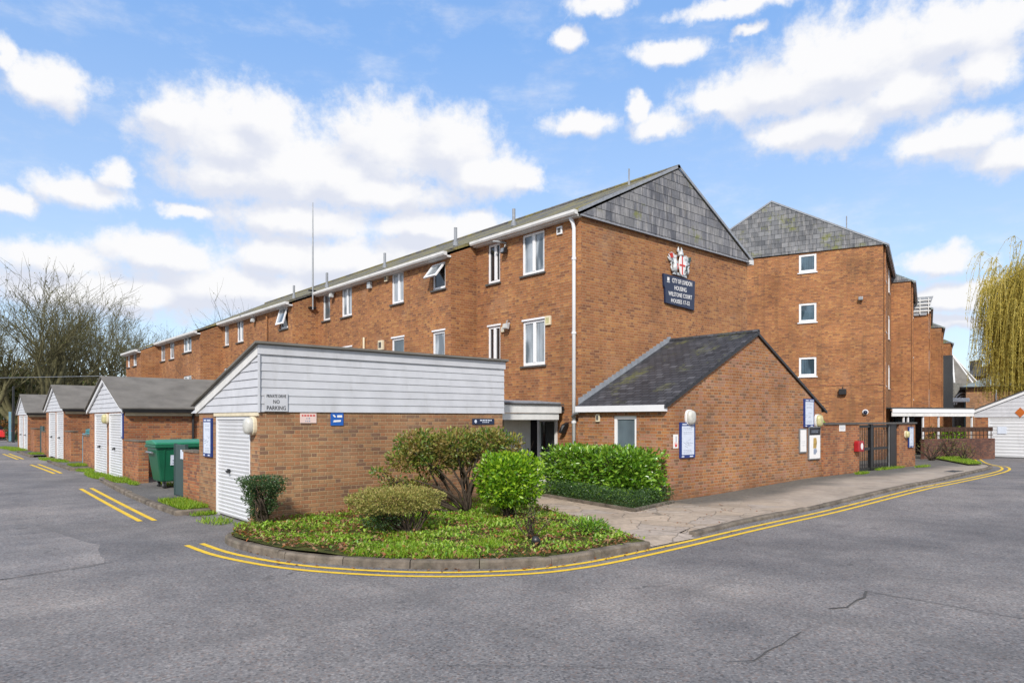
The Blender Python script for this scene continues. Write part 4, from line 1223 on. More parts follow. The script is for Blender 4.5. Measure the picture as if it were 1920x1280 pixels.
s1 = slab_sign('parking_notice', 'white notice with black capitals on the boarded corner garage', 'sign', '-y', 4.86, 5.30, 2.15, 2.49, 12.55, 'cladding', .016)
lettering('PRIVATE DRIVE', s1, M['ink'], (5.08, 12.532, 2.43), '-y', .37, .055)
lettering('NO', s1, M['ink'], (5.08, 12.532, 2.325), '-y', .12, .07)
lettering('PARKING', s1, M['ink'], (5.08, 12.532, 2.21), '-y', .36, .075)
s2 = slab_sign('pink_notice', 'small pale pink notice with faint red lettering under the white boards', 'sign', '-y', 5.56, 5.89, 1.93, 2.12, 12.59, 'pink')
print_lines(s2, '-y', 5.59, 5.86, [2.06], .03, 12.59, .0205, 'red_ink')
print_lines(s2, '-y', 5.68, 5.78, [2.005], .03, 12.59, .0205, 'print')
print_lines(s2, '-y', 5.66, 5.80, [1.955], .025, 12.59, .0205, 'print')
s3 = slab_sign('blue_notice', 'small bright blue notice with white lines under the white boards', 'sign', '-y', 6.19, 6.46, 1.88, 2.13, 12.59, 'blue')
m_ = MB()
m_.prism([(6.225, 12.5695, 2.09), (6.265, 12.5695, 2.09), (6.30, 12.5695, 2.045), (6.26, 12.5695, 2.045)], (0, -.003, 0)).box(6.325, 6.43, 12.5665, 12.5695, 2.04, 2.085)
m_.prism([(6.24, 12.5695, 1.945), (6.40, 12.5695, 1.955), (6.405, 12.5695, 1.99), (6.25, 12.5695, 1.985)], (0, -.003, 0))
m_.build('print', M['paper_white'], s3)
s4 = slab_sign('name_plate', 'narrow navy name plate with white crest and text above the tall shrub', 'sign', '-y', 9.71, 10.36, 1.885, 2.02, 12.59, 'navy')
print_lines(s4, '-y', 9.93, 10.29, [1.965], .03, 12.59, .0205, 'paper', name='print')
print_lines(s4, '-y', 10.0, 10.2, [1.925], .018, 12.59, .0205, 'paper', name='print')
MB().prism([(9.80 + .035 * cos(a), 12.5695, 1.955 + .042 * sin(a)) for a in np.linspace(0, 2 * pi, 9)[:-1]], (0, -.003, 0)).build('crest', M['paper'], s4)

def notice_board(label, face, a0, a1, z0, z1, at, header=.09, diagram=True):
    t = slab_sign('notice_board', label, 'notice board', face, a0, a1, z0, z1, at, 'board_blue', .045, 'blue notice boards with plans')
    m = .045 * (a1 - a0) / .5
    zt_, zb_ = z1 - header, z0 + header * .85
    sheet_on(t, 'notice_sheet', face, a0 + m, a1 - m, zb_, zt_, at, .0455, 'paper')
    aw = a1 - a0; zh = zt_ - zb_
    print_lines(t, face, a0 + 2 * m, a1 - 2.5 * m, [zt_ - zh * f for f in (.08, .13, .22, .27)], .008, at, .0495, name='print')
    print_lines(t, face, a0 + 2 * m, a1 - 3 * m, [zb_ + zh * f for f in (.06, .11, .16)], .007, at, .0495, name='print')
    hd = MB()
    for (u0, u1, zz, hh) in ((.12, .42, z1 - header * .7, header * .34), (.52, .92, z1 - header * .7, header * .34), (.08, .24, z0 + header * .22, header * .34), (.62, .84, z0 + header * .22, header * .34)):
        if face == '-y':
            hd.box(a0 + aw * u0, a0 + aw * u1, at - .049, at - .0455, zz, zz + hh)
        else:
            hd.box(at - .049, at - .0455, a1 - aw * u1, a1 - aw * u0, zz, zz + hh)
    hd.build('heading_print', M['paper'], t)
    if diagram:
        rng = random.Random(int(a0 * 10)); m_ = MB()
        zc, hh = zb_ + zh * .40, zh * .16
        for i in range(12):
            p = (a0 + aw * rng.uniform(.2, .8), zc + rng.uniform(-hh, hh)); q_ = (p[0] + aw * rng.uniform(-.25, .25), p[1] + rng.uniform(-.4, .4) * hh)
            f3 = lambda s_: (s_[0], at - .0505, s_[1]) if face == '-y' else (at - .0505, s_[0], s_[1])
            m_.tube([f3(p), f3(q_)], .003, 4)
        m_.build('plan_drawing', M['print'], t)
    return t
notice_board('tall blue framed notice board on the near corner of the lodge', '-y', 13.88, 14.49, 1.07, 1.93, AY)
notice_board('blue framed notice board high at the low end of the lodge gable', '-y', 20.13, 20.75, 1.77, 2.62, AY)
notice_board('blue framed notice board beside the white door of the corner garage', '-x', 15.2, 15.74, 1.20, 2.03, 4.79)
notice_board('thin blue board edge on the pier of the wide twin garage', '-x', 23.46, 23.64, 1.42, 2.20, 4.79, .07, False)
notice_board('slim pale blue notice on the gate pillar', '-y', 28.26, 28.74, .94, 1.72, 9.80, .07)
s6 = slab_sign('safety_leaflet', 'small white leaflet with red mark beside the tall notice board', 'sign', '-y', 13.64, 13.84, 1.31, 1.64, AY, 'paper_white', .008)
MB().prism([(13.71, AY - .0085, 1.34), (13.79, AY - .0085, 1.35), (13.80, AY - .0085, 1.44), (13.765, AY - .0085, 1.38), (13.745, AY - .0085, 1.5), (13.725, AY - .0085, 1.38), (13.69, AY - .0085, 1.46)], (0, -.002, 0)).build('print', M['red_ink'], s6)
MB().box(13.735, 13.765, AY - .0105, AY - .0085, 1.46, 1.60).build('print', M['print'], s6)
s8 = slab_sign('poster_frame', 'pale empty poster frame on the lodge wall beside a picture poster', 'poster', '-y', 19.84, 20.28, 1.0, 1.73, AY, 'grey_metal', .04)
sheet_on(s8, 'poster_sheet', '-y', 19.88, 20.24, 1.04, 1.69, AY, .0405, 'paper_white')
print_lines(s8, '-y', 19.93, 20.18, [1.34, 1.3, 1.22], .007, AY, .044)
s9 = slab_sign('poster_frame', 'framed poster with black heading and golden picture on the lodge wall', 'poster', '-y', 20.40, 21.15, .78, 1.78, AY, 'grey_metal', .05)
sheet_on(s9, 'poster_sheet', '-y', 20.43, 21.12, .81, 1.52, AY, .0505, 'paper_white')
sheet_on(s9, 'poster_heading', '-y', 20.43, 21.12, 1.52, 1.75, AY, .0505, 'ink')
print_lines(s9, '-y', 20.55, 21.0, [1.65, 1.6], .016, AY, .054, 'print')
MB().prism([(20.66, AY - .054, 1.12), (20.86, AY - .054, 1.12), (20.9, AY - .054, 1.30), (20.86, AY - .054, 1.44), (20.68, AY - .054, 1.44)], (0, -.003, 0)).build('picture', M['brass'], s9)
MB().prism([(20.68, AY - .054, .95), (20.80, AY - .054, .93), (20.92, AY - .054, 1.02), (20.86, AY - .054, 1.11), (20.68, AY - .054, 1.10)], (0, -.003, 0)).build('picture', M['print'], s9)

# estate board and coat of arms on the tall gable
by = 12.72
t = thing('estate_sign', 'navy estate board with four lines of white capitals on the tall gable', 'sign', (17.85, by, 5.5))
MB().prism([(17.03, by - .003, 6.40), (18.66, by - .003, 6.37), (18.62, by - .003, 5.44), (17.13, by - .003, 5.52), (17.11, by - .003, 5.95), (17.06, by - .003, 6.02)], (0, -.07, 0)).build('board', M['navy'], t, bevel=.012)
for s_, z, wd, h_ in (('CITY OF LONDON', 6.235, 1.04, .14), ('HOUSING', 6.02, .62, .135), ('WILSTONE COURT', 5.82, 1.22, .13), ('HOUSES 17-32', 5.62, .96, .125)):
    lettering(s_, t, M['paper_white'], (17.97 if 'CITY' in s_ else 17.88, by - .075, z), '-y', wd, h_)
sm_ = MB().prism([(17.21, by - .073, 6.20), (17.31, by - .073, 6.20), (17.31, by - .073, 6.31), (17.21, by - .073, 6.31)], (0, -.004, 0)).box(17.19, 17.33, by - .077, by - .073, 6.155, 6.175)
sm_.build('emblem', M['paper_white'], t)
c = thing('coat_of_arms', 'silver coat of arms with red cross shield above the navy estate board', 'emblem', (17.85, by, 6.42))
cx = 17.86
sh = MB().prism([(cx + .155 * cos(a) * (1.0 if sin(a) > -.3 else .9), by - .12, 6.74 + .32 * sin(a)) for a in np.linspace(0, 2 * pi, 25)[:-1]], (0, -.035, 0)).build('shield', M['paper_white'], c, bevel=.01)
MB().box(cx - .026, cx + .026, by - .163, by - .1555, 6.45, 7.04).box(cx - .148, cx - .027, by - .163, by - .1555, 6.71, 6.765).box(cx + .027, cx + .148, by - .163, by - .1555, 6.71, 6.765).build('cross', M['red_ink'], sh)
rng = random.Random(5)
def beast(sgn):
    """winged supporter seen from the side: body, neck, wing feathers, leg and tail, all one casting"""
    m_ = MB(); P = lambda u, z, d=.07: (cx + sgn * u, by - d, z)
    m_.tube([P(.30, 6.52), P(.26, 6.66), P(.25, 6.80), P(.28, 6.93)], [.085, .095, .08, .055], 8)
    m_.tube([P(.28, 6.91), P(.25, 7.0), P(.17, 7.02)], [.055, .06, .025], 8)
    m_.tube([P(.30, 6.56), P(.22, 6.50), P(.18, 6.44)], [.07, .045, .03], 7)
    m_.tube([P(.25, 6.82), P(.17, 6.80), P(.12, 6.86)], [.04, .03, .02], 6)
    m_.tube([P(.32, 6.52), P(.42, 6.56), P(.46, 6.66), P(.42, 6.72), P(.47, 6.78)], [.035, .03, .025, .02, .03], 6)
    for i in range(6):
        a = .25 + i * .27; l = .36 - .02 * i
        m_.tube([P(.30, 6.80, .05), P(.30 + l * .6 * cos(a), 6.80 + l * .75 * sin(a), .04), P(.30 + l * .85 * cos(a + .12), 6.80 + l * 1.15 * sin(a + .12), .03)], [.04, .035, .012], 5)
    m_.build('supporter', M['silver'], c, smooth=True)
beast(-1); beast(1)
for sg in (-1, 1):
    MB().prism([(cx + sg * .42, by - .135, 6.92), (cx + sg * .47, by - .135, 6.92), (cx + sg * .50, by - .135, 7.06), (cx + sg * .46, by - .135, 7.06)], (0, .09, 0)).prism([(cx + sg * .20, by - .16, 6.60), (cx + sg * .25, by - .16, 6.60), (cx + sg * .27, by - .16, 6.76), (cx + sg * .21, by - .16, 6.76)], (0, .05, 0)).build('supporter_badge', M['slate_metal' if sg > 0 else 'red_ink'], c)
hm = MB().tube([(cx, by - .09, 7.03), (cx, by - .09, 7.12), (cx, by - .09, 7.20)], [.10, .09, .02], 10)
for sg in (-1, 1):
    hm.tube([(cx, by - .07, 7.10), (cx + sg * .10, by - .06, 7.20), (cx + sg * .07, by - .06, 7.32)], [.03, .05, .01], 6)
hm.build('crest_helmet', M['silver'], c, smooth=True)
MB().prism([(cx - .36, by - .03, 6.44), (cx + .36, by - .03, 6.40), (cx + .3, by - .03, 6.50), (cx - .3, by - .03, 6.53)], (0, -.06, 0)).build('motto_scroll', M['silver'], c, bevel=.015)

# ------------------------------------------------------------------ wall lamps, alarms, vents
def oval_lamp(label, face, a, z, at, rw, rh, dep, lens='lens', rim='white'):
    t = thing('bulkhead_lamp', label, 'wall lamp', (a, at, z) if face == '-y' else (at, a, z), 'oval bulkhead lamps')
    def lathe(mb, rings, n=20):
        b = len(mb.V)
        for (k, d) in rings:
            for i in range(n):
                th = 2 * pi * i / n
                ca, sa = cos(th), sin(th)
                pw = .75
                u = math.copysign(abs(ca) ** pw, ca) * rw * k; v = math.copysign(abs(sa) ** pw, sa) * rh * k
                mb.V.append((a + u, at - d, z + v) if face == '-y' else (at - d, a + u, z + v))
        for j in range(len(rings) - 1):
            for i in range(n):
                i2 = (i + 1) % n
                mb.F.append((b + j * n + i, b + j * n + i2, b + (j + 1) * n + i2, b + (j + 1) * n + i))
        mb.F.append(tuple(b + (len(rings) - 1) * n + i for i in range(n)))
        return mb
    lathe(MB(), [(1, .002), (1, dep * .3), (.96, dep * .36)]).build('lamp_base', M[rim], t, smooth=False)
    lathe(MB(), [(.90, dep * .365), (.92, dep * .62), (.82, dep * .86), (.55, dep * .98), (.2, dep)]).build('lens', M[lens], t, smooth=True)
    return t
oval_lamp('white oval lamp at the near corner of the lodge above its notice board', '-y', 14.27, 2.05, AY, .165, .19, .15)
oval_lamp('yellowed oval lamp at the far end of the lodge above a poster', '-y', 21.0, 1.96, AY, .17, .20, .17, 'lens_yellow')
oval_lamp('cream oval lamp beside the garage door on the street corner', '-x', 12.86, 1.88, 4.79, .15, .175, .19, 'lens', 'cream')
oval_lamp('yellowed oval lamp between the two doors of the wide garage', '-x', 25.70, 2.02, 4.78, .15, .17, .18, 'lens_yellow', 'cream')
oval_lamp('yellow lamp on the gate pillar next to the slim notice', '-y', 28.02, 1.44, 9.80, .13, .14, .14, 'lens_yellow', 'cream')

def box_unit(name, label, cat, face, a, z, at, w_, h_, d_, mt, front=None, group=None):
    t = thing(name, label, cat, (a, at, z) if face == '-y' else (at, a, z), group)
    m_ = MB()
    if face == '-y':
        m_.box(a - w_ / 2, a + w_ / 2, at - d_, at - .002, z - h_ / 2, z + h_ / 2)
    else:
        m_.box(at - d_, at - .002, a - w_ / 2, a + w_ / 2, z - h_ / 2, z + h_ / 2)
    m_.build('housing', M[mt], t, bevel=min(w_, h_, d_) * .2)
    if front:
        sheet_on(t, 'front_panel', face, a - w_ * .3, a + w_ * .3, z - h_ * .3, z + h_ * .3, at, d_ + .0005, front, .004)
    return t
def arm_lamp(label, y, z, at, mt='black', lens='grey_metal', arm=None):
    """small floodlight on a bracket; arm gives the reach of a longer sensor bracket"""
    t = thing('security_lamp', label, 'wall lamp', (at, y, z), 'security lamps on the long block')
    MB().tube([(at, y, z + .12), (at - .10, y, z + .12), (at - .12, y, z + .04)], .018, 6).build('bracket', M['grey_metal'], t)
    MB().prism([(at - .05, y - .09, z + .06), (at - .20, y - .09, z + .02), (at - .22, y - .09, z - .13), (at - .10, y - .09, z - .15)], (0, .18, 0)).build('lamp_head', M[mt], t, bevel=.015)
    MB().poly([(at - .226, y - .07, z - .11), (at - .226, y + .07, z - .11), (at - .208, y + .07, z + .01), (at - .208, y - .07, z + .01)]).build('lens', M[lens], t, recalc=False)
    if arm:
        MB().tube([(at, y + .05, z + .20), (at - .16, y + arm * .5, z + .23), (at - .30, y + arm, z + .25)], .035, 8).build('arm', M['grey_metal'], t)
    return t
arm_lamp('black lamp on a grey arm beside the top narrow window nearest the gable', 15.76, 7.12, 13.5, arm=.32)
arm_lamp('silver lamp between the two middle storey windows nearest the gable', 15.66, 4.84, 13.5, 'silver', 'lens')
arm_lamp('silver lamp high on the second bay near its far window', 25.05, 6.92, 12.5, 'silver', 'lens')
arm_lamp('grey lamp on a long arm under the gutter of the third bay', 30.4, 6.42, 11.4, 'silver', 'lens', 1.1)
box_unit('wall_vent', 'small white vent beside the top corner of the downpipe', 'vent', '-x', 13.51, 7.22, 13.5, .2, .22, .05, 'upvc', 'sill', 'vents on the long block')
box_unit('alarm_box', 'cream alarm box at the top corner of the wide middle storey window', 'alarm box', '-x', 13.96, 4.78, 13.5, .22, .26, .07, 'cream', 'lens_yellow')
box_unit('alarm_box', 'tiny cream sensor box next to the narrow middle storey window', 'alarm box', '-x', 15.93, 4.72, 13.5, .14, .16, .06, 'cream', 'lens')
box_unit('wall_vent', 'cream flue vent beside the second bay curtained window', 'vent', '-x', 21.05, 6.92, 12.5, .17, .22, .09, 'cream', 'sill', 'vents on the long block')
box_unit('wall_vent', 'grey cowl vent in the middle of the second bay top storey', 'vent', '-x', 22.2, 6.85, 12.5, .22, .24, .12, 'silver', None, 'vents on the long block')
box_unit('wall_vent', 'cream vent low on the second bay just above the garage roof', 'vent', '-x', 21.4, 4.62, 12.5, .3, .34, .1, 'cream', 'sill', 'vents on the long block')
box_unit('wall_vent', 'small pale vent between downpipe and lodge window', 'vent', '-x', 12.0, 2.04, AX0, .13, .2, .05, 'cream', 'sill')
t = thing('porch_lamp', 'black cone shaped lamp between porch and white downpipe', 'wall lamp', (13.5, 13.25, 1.75))
MB().tube([(13.5, 13.25, 1.78), (13.42, 13.25, 1.78)], .05, 8).build('bracket', M['black'], t)
MB().prism([(13.44, 13.10, 1.93), (13.30, 13.12, 1.86), (13.28, 13.25, 1.64), (13.44, 13.25, 1.60)], (0, .14, 0)).build('lamp_head', M['black'], t, bevel=.02)
MB().poly([(13.287, 13.13, 1.84), (13.287, 13.23, 1.84), (13.272, 13.25, 1.68)]).build('lens', M['grey_metal'], t, recalc=False)

# aerial mast on the return wall of the second bay
t = thing('aerial_mast', 'tall thin aerial mast rising from the block wall above the eaves', 'mast', (12.2, 26.4, 6.6))
MB().tube([(12.2, 26.38, 6.45), (12.2, 26.38, 9.0), (12.2, 26.38, 10.8)], [.035, .03, .018], 6).build('pole', M['grey_metal'], t)
MB().box(12.05, 12.35, 26.36, 26.5, 6.5, 6.56).box(12.05, 12.35, 26.36, 26.5, 7.2, 7.25).build('bracket', M['black_metal'], t)

# ------------------------------------------------------------------ second block of flats, turned a little, stepping away to the east
O2 = Vector((35.08, 13.25, 0)); E1 = Vector((-.307, .952, 0)).normalized(); E2 = Vector((E1.y, -E1.x, 0))
b2 = thing('apartment_block', 'four storey brick block with slate gable and three small square windows in its end wall', 'building', O2)
GSL = slates('rough gable slates', [(.075, .08, .09), (.15, .155, .165), (.10, .105, .115), (.20, .205, .215), (.12, .125, .135)], .33, .24, moss=.30, streak=.5)
wm = MB(); rm = MB()
STEP = [(0, 0, 10.40), (8.5, 1.0, 10.0), (17, 1.9, 9.55), (25.5, 2.75, 9.15), (34, 3.55, 8.7), (42.5, 3.6, 8.7)]
RID = 5.08; RZ2 = 13.15
p3 = lambda a, s_, z: O2 + E1 * a + E2 * s_ + Z * z
GW = [(2.95, 3.77, 9.42, 10.33), (2.95, 3.77, 6.90, 7.86), (2.95, 3.77, 4.17, 5.14)]
rz2 = lambda a: RZ2 - abs(a - RID) * (.535 if a > 0 else .535)
for k in range(5):
    s0, a, ez = STEP[k]; s1 = STEP[k + 1][0]
    if k == 0:
        wm.wall(O2, E1, -E2, 0, 10.16, -.3, ez + .0, GW, .1)
    else:
        wm.poly([p3(-a, s0, -.3), p3(3, s0, -.3), p3(3, s0, ez), p3(-a, s0, ez)])
    fw = [(s0 + 1.6, s0 + 2.5, z0, z0 + 1.25) for z0 in (ez - 1.45, ez - 4.0, ez - 6.7)] + [(s0 + 5.2, s0 + 6.1, z0, z0 + 1.25) for z0 in (ez - 1.45, ez - 4.0, ez - 6.7)]
    wm.wall(O2 - E1 * a, E2, -E1, s0, s1, -.3, ez, fw, .1)
    for o in fw:
        window(b2, O2 - E1 * a, E2, -E1, *o, pane='glass_blue', sill='upvc', rec=-.01)
    for a0, a1 in ((-a - .22, RID), (RID, 10.4)):
        A0, A1 = (a0, a1) if a0 < RID else (a0, a1)
        za = ez + .12 - .11 if a0 < RID else RZ2 + .10
        if a0 < RID:
            tri = [(a0, ez - .03), (RID, RZ2 + .10), (RID, RZ2 + .0), (a0, ez - .13)]
        else:
            tri = [(RID, RZ2 + .10), (10.4, 10.30), (10.4, 10.2), (RID, RZ2)]
        rm.prism([p3(u, s0 - .06, z) for u, z in tri], E2 * (s1 - s0 + .0))
    bot = ez - .02
    if k == 0:
        MB().prism([p3(-.06, -.075, ez - .02), p3(10.2, -.075, ez + .10), p3(RID, -.075, RZ2 + .02)], E2 * .07).build('gable_slates', GSL, b2)
    else:
        MB().prism([p3(-a - .06, s0 - .07, ez - .02), p3(3.2, s0 - .07, ez - .02), p3(3.2, s0 - .07, RZ2 - 1.1)], E2 * .065).build('gable_slates', GSL, b2)
    MB().prism([p3(-a - .12, s0 - .05, ez - .02), p3(-a - .26, s0 - .05, ez - .02), p3(-a - .24, s0 - .05, ez - .13), p3(-a - .12, s0 - .05, ez - .13)], E2 * (s1 - s0 + .02)).build('gutter', M['lead'], b2)
    MB().tube([p3(-a - .06, s0 + .3, ez - .1), p3(-a - .06, s0 + .3, .1)], .05, 8).build('downpipe', M['brick'], b2)
wm.poly([p3(10.16, 0, -.3), p3(10.16, 42.5, -.3), p3(10.16, 42.5, 10.3), p3(10.16, 0, 10.4)])
wm.poly([p3(-3.55, 42.5, -.3), p3(10.16, 42.5, -.3), p3(10.16, 42.5, 10.3), p3(RID, 42.5, RZ2), p3(-3.55, 42.5, 8.7)])
wm.build('wall', M['brick'], b2, recalc=False)
rm.build('roof', M['slate_green'], b2)
for o in GW:
    window(b2, O2, E1, -E2, *o, pane='glass_blue', sill='upvc', fr=.10, rec=.02)
MB().obox(p3(-.02, -.02, 3.66), E1 * 10, E2 * .018, Z * .06).build('string_course', M['brick_red'], b2)
MB().tube([p3(1.6, .2, rz2(1.6)), p3(1.6, .2, rz2(1.6) + .75)], .03, 6).build('vent_pipe', M['lead'], b2)
vg = MB()
for (u0, z0), (u1, z1) in (((-.24, 10.32), (RID, RZ2 + .09)), ((RID, RZ2 + .09), (10.4, 10.32))):
    vg.obox(p3(u0, -.10, z0 - .03), E1 * (u1 - u0) + Z * (z1 - z0), E2 * .03, Z * .09)
vg.build('verge', M['lead'], b2)
# slate hung louvre band on the third step
lb = MB().prism([p3(-1.75, 16.88, 9.05), p3(-2.15, 16.88, 10.3), p3(.6, 16.88, 10.3), p3(.3, 16.88, 9.05)], E2 * .1)
lb = lb.build('louvre_band', M['lead'], b2)
lm = MB()
for i in range(4):
    lm.obox(p3(-2.0, 16.80, 9.3 + i * .24), E1 * 2.4, E2 * .07, Z * .07)
for i in range(5):
    lm.obox(p3(-1.9 + i * .5, 16.79, 9.12), E1 * .05, E2 * .06, Z * 1.1)
lm.build('louvre_slats', M['fascia'], lb)
MB().obox(p3(-3.7, 33.8, 3), E1 * 1.4, E2 * .12, Z * 4.6).build('glazed_panel', M['glass_dark'], b2)
def cone_vent(label, p):
    return p
t = thing('flood_lamp', 'black box floodlight on the end wall of the four storey block', 'wall lamp', p3(1.75, -.02, 3.35))
MB().obox(p3(1.58, -.22, 3.22), E1 * .34, E2 * .2, Z * .28).build('lamp_head', M['black'], t, bevel=.02)
MB().tube([p3(1.75, -.1, 3.5), p3(1.75, -.01, 3.6)], .02, 6).build('bracket', M['black'], t)
t = thing('security_camera', 'small white dome camera with dark blue eye on the four storey end wall', 'camera', p3(.75, -.02, 2.35))
MB().tube([p3(.75, -.005, 2.36), p3(.75, -.10, 2.36)], .13, 14).build('mount', M['upvc'], t)
MB().tube([p3(.75, -.102, 2.35), p3(.75, -.17, 2.33), p3(.75, -.21, 2.31)], [.10, .085, .03], 12).build('dome', M['navy'], t, smooth=True)
t = thing('security_lamp', 'small grey lamp near the top corner of the four storey end wall', 'wall lamp', p3(.95, -.02, 7.9))
MB().tube([p3(.95, -.005, 7.95), p3(.95, -.12, 7.95)], .03, 6).build('bracket', M['grey_metal'], t)
MB().obox(p3(.85, -.22, 7.78), E1 * .2, E2 * .14, Z * .16).build('lamp_head', M['grey_metal'], t, bevel=.02)

# ------------------------------------------------------------------ gate wall beside the lodge
zg = .16
t = thing('gate_wall', 'brick wall with dark timber capping between lodge and black gate', 'wall', (21.4, 9.8, zg))
MB().box(21.325, 23.95, 9.80, 10.02, -.2, 1.83).build('brickwork', M['brick_red'], t)
MB().box(21.335, 29.1, 9.76, 10.05, 1.835, 1.895).build('capping', M['sill'], t)
t = thing('gate_pillar', 'brick pillar carrying a slim notice beside the black gate', 'pillar', (28.3, 9.8, zg))
MB().box(27.45, 29.05, 9.81, 10.05, -.2, 1.83).build('brickwork', M['brick_red'], t)
t = thing('entrance_gate', 'black steel double gate with upright bars in the brick wall opening', 'gate', (25.5, 9.9, zg))
for (a, b) in ((23.98, 24.06), (25.05, 25.25), (26.75, 27.35)):
    MB().box(a, b, 9.86, 9.96, zg, 1.83).build('gate_post', M['black_metal'], t)
for a, b in ((24.065, 25.045), (25.255, 26.745)):
    lf = MB()
    for z in (zg + .08, zg + .78, 1.72):
        lf.box(a, b, 9.88, 9.93, z, z + .09)
    n = int((b - a) / .13)
    for i in range(1, n):
        x = a + (b - a) * i / n
        lf.box(x - .009, x + .009, 9.895, 9.915, zg + .172, zg + .778)
        lf.box(x - .009, x + .009, 9.895, 9.915, zg + .872, 1.718)
    lf.build('gate_leaf', M['black_metal'], t)
MB().box(26.60, 26.64, 9.84, 9.87, zg + .1, 1.8).build('pull_bar', M['grey_metal'], t)
s12 = slab_sign('wall_notice', 'small square white notice high on the brick gate wall', 'sign', '-y', 22.42, 22.86, 1.62, 1.83, 9.80, 'paper_white', .012)
print_lines(s12, '-y', 22.47, 22.80, [1.76, 1.72, 1.68], .012, 9.80, .0125)
t = thing('red_box', 'red wall box with white oval emblem beside the gate', 'box', (23.7, 9.8, 1.1))
MB().prism([(23.50, 9.797, .93), (23.93, 9.797, .93), (23.93, 9.797, 1.24), (23.87, 9.797, 1.29), (23.56, 9.797, 1.29), (23.50, 9.797, 1.24)], (0, -.17, 0)).build('housing', M['red'], t, bevel=.03)
MB().prism([(23.74 + .09 * cos(a), 9.6265, 1.11 + .11 * sin(a)) for a in np.linspace(0, 2 * pi, 17)[:-1]], (0, -.004, 0)).build('emblem', M['paper_white'], t)
# inner yard seen through the gate
t = thing('yard_wall', 'brick garden wall seen through the bars of the black gate', 'wall', (26, 13, 0))
MB().box(22.2, 34.5, 12.9, 13.1, -.2, 1.5).build('brickwork', M['brick_lodge'], t)
patch('yard', M['asphalt_path'], [(21.4, 10.05), (34, 10.05), (34.5, 13), (21.4, 12.9)], .07)
t = thing('drain_cover', 'dark iron drain cover set in the pavement near the kerb', 'drain cover', (26.9, 7.9, .22))
mbd = MB()
for i in range(6):
    mbd.box(26.45 + i * .15, 26.55 + i * .15, 7.75, 8.0, gz(26.9, 7.9) + .066, gz(26.9, 7.9) + .075)
mbd.box(26.42, 27.35, 7.71, 7.745, gz(26.9, 7.9) + .066, gz(26.9, 7.9) + .076).box(26.42, 27.35, 8.005, 8.04, gz(26.9, 7.9) + .066, gz(26.9, 7.9) + .076)
mbd.build('grille', M['black_metal'], t)

# ------------------------------------------------------------------ things to the east, square to the far road (fx, fd axes)
FX = Vector((cos(-YAW), sin(-YAW), 0)); FD = Vector((-FX.y, FX.x, 0))
fp = lambda a, d, z: FX * a + FD * d + Z * z
t = thing('walkway_canopy', 'flat roofed walkway with white fascia boards and slim white posts', 'canopy', fp(21.5, 35.5, 0))
c0, c1 = fp(19.15, 34.6, 0), fp(24.6, 36.6, 0)
ca = (c1 - c0).normalized(); cb = Vector((-ca.y, ca.x, 0)); cl_ = (c1 - c0).length
q3 = lambda a, d, z: c0 + ca * a + cb * d + Z * z
MB().obox(q3(0, 0, 2.34), ca * cl_, cb * .05, Z * .2).build('fascia', M['white'], t)
MB().obox(q3(0, .03, 2.16), ca * cl_, cb * .05, Z * .177).build('lower_fascia', M['fascia'], t)
MB().obox(q3(-.05, .06, 2.545), ca * (cl_ + .1), cb * 3.4, Z * .07).build('roof', M['felt_dark'], t)
for a in (.85, 1.15, 2.2, 3.3, cl_ - .06):
    MB().obox(q3(a, .1, 0), ca * .07, cb * .07, Z * 2.157).build('post', M['white'], t)
MB().obox(q3(0, 3.0, .0), ca * cl_, cb * .1, Z * 2.5).build('back_wall', M['glass_dark'], t)
MB().obox(q3(3.6, 2.9, .9), ca * 1.4, cb * .05, Z * 1.2).build('window', M['glass_blue'], t)
t = thing('garden_wall', 'low dark red brick wall with timber trellis under the walkway', 'wall', fp(22, 33.4, 0))
g0, g1_ = fp(19.9, 33.2, 0), fp(24.5, 34.9, 0)
ga = (g1_ - g0).normalized(); gb = Vector((-ga.y, ga.x, 0)); gl = (g1_ - g0).length
r3 = lambda a, d, z: g0 + ga * a + gb * d + Z * z
MB().obox(r3(0, 0, -.1), ga * gl, gb * .2, Z * 1.15).build('brickwork', brick('dark garden brick', [(.13, .06, .045), (.17, .075, .05), (.10, .05, .04)], (.15, .11, .09), stain=(.05, .03, .03), stain_amt=.5), t)
tm = MB()
for i in range(18):
    tm.obox(r3(.1 + i * gl / 18, .08, 1.053), ga * .04, gb * .02, Z * .5)
tm.obox(r3(0, .104, 1.2), ga * gl, gb * .02, Z * .04).obox(r3(0, .104, 1.4), ga * gl, gb * .02, Z * .22)
tm.build('trellis', plain('dark fence timber', (.06, .035, .025), .8, .2, var=.3), t)

GX = 43.06
g5 = thing('garage', 'garage with low white gable, orange diamond plate and ribbed white door beside the walkway', 'garage', (GX, 9, 0))
GY0, GY1, GYR, GZE, GZR = 6.0, 11.6, 8.8, 2.45, 3.66
wm = MB()
wm.wall((GX, 0, 0), Y, -X, GY0, GY1, -.2, 2.16, [(8.55, 11.02, -.2, 2.09)], .1)
wm.poly([(GX, GY0, -.2), (49, GY0, -.2), (49, GY0, 2.4), (GX, GY0, 2.4)]).poly([(GX, GY1, -.2), (49, GY1, -.2), (49, GY1, 2.4), (GX, GY1, 2.4)])
wm.build('wall', M['brick_red'], g5, recalc=False)
cm = MB(); sg_ = (GZR - GZE) / (GYR - GY0)
cm.boards((GX - .015, 0, 0), Y, -X, 2.12, GZR - .05, .2, lambda z: GY0 - .05 + max(0, z - GZE) / sg_, lambda z: GY1 + .05 - max(0, z - GZE) / sg_, .02)
cm.build('cladding', M['cladding'], g5, recalc=False)
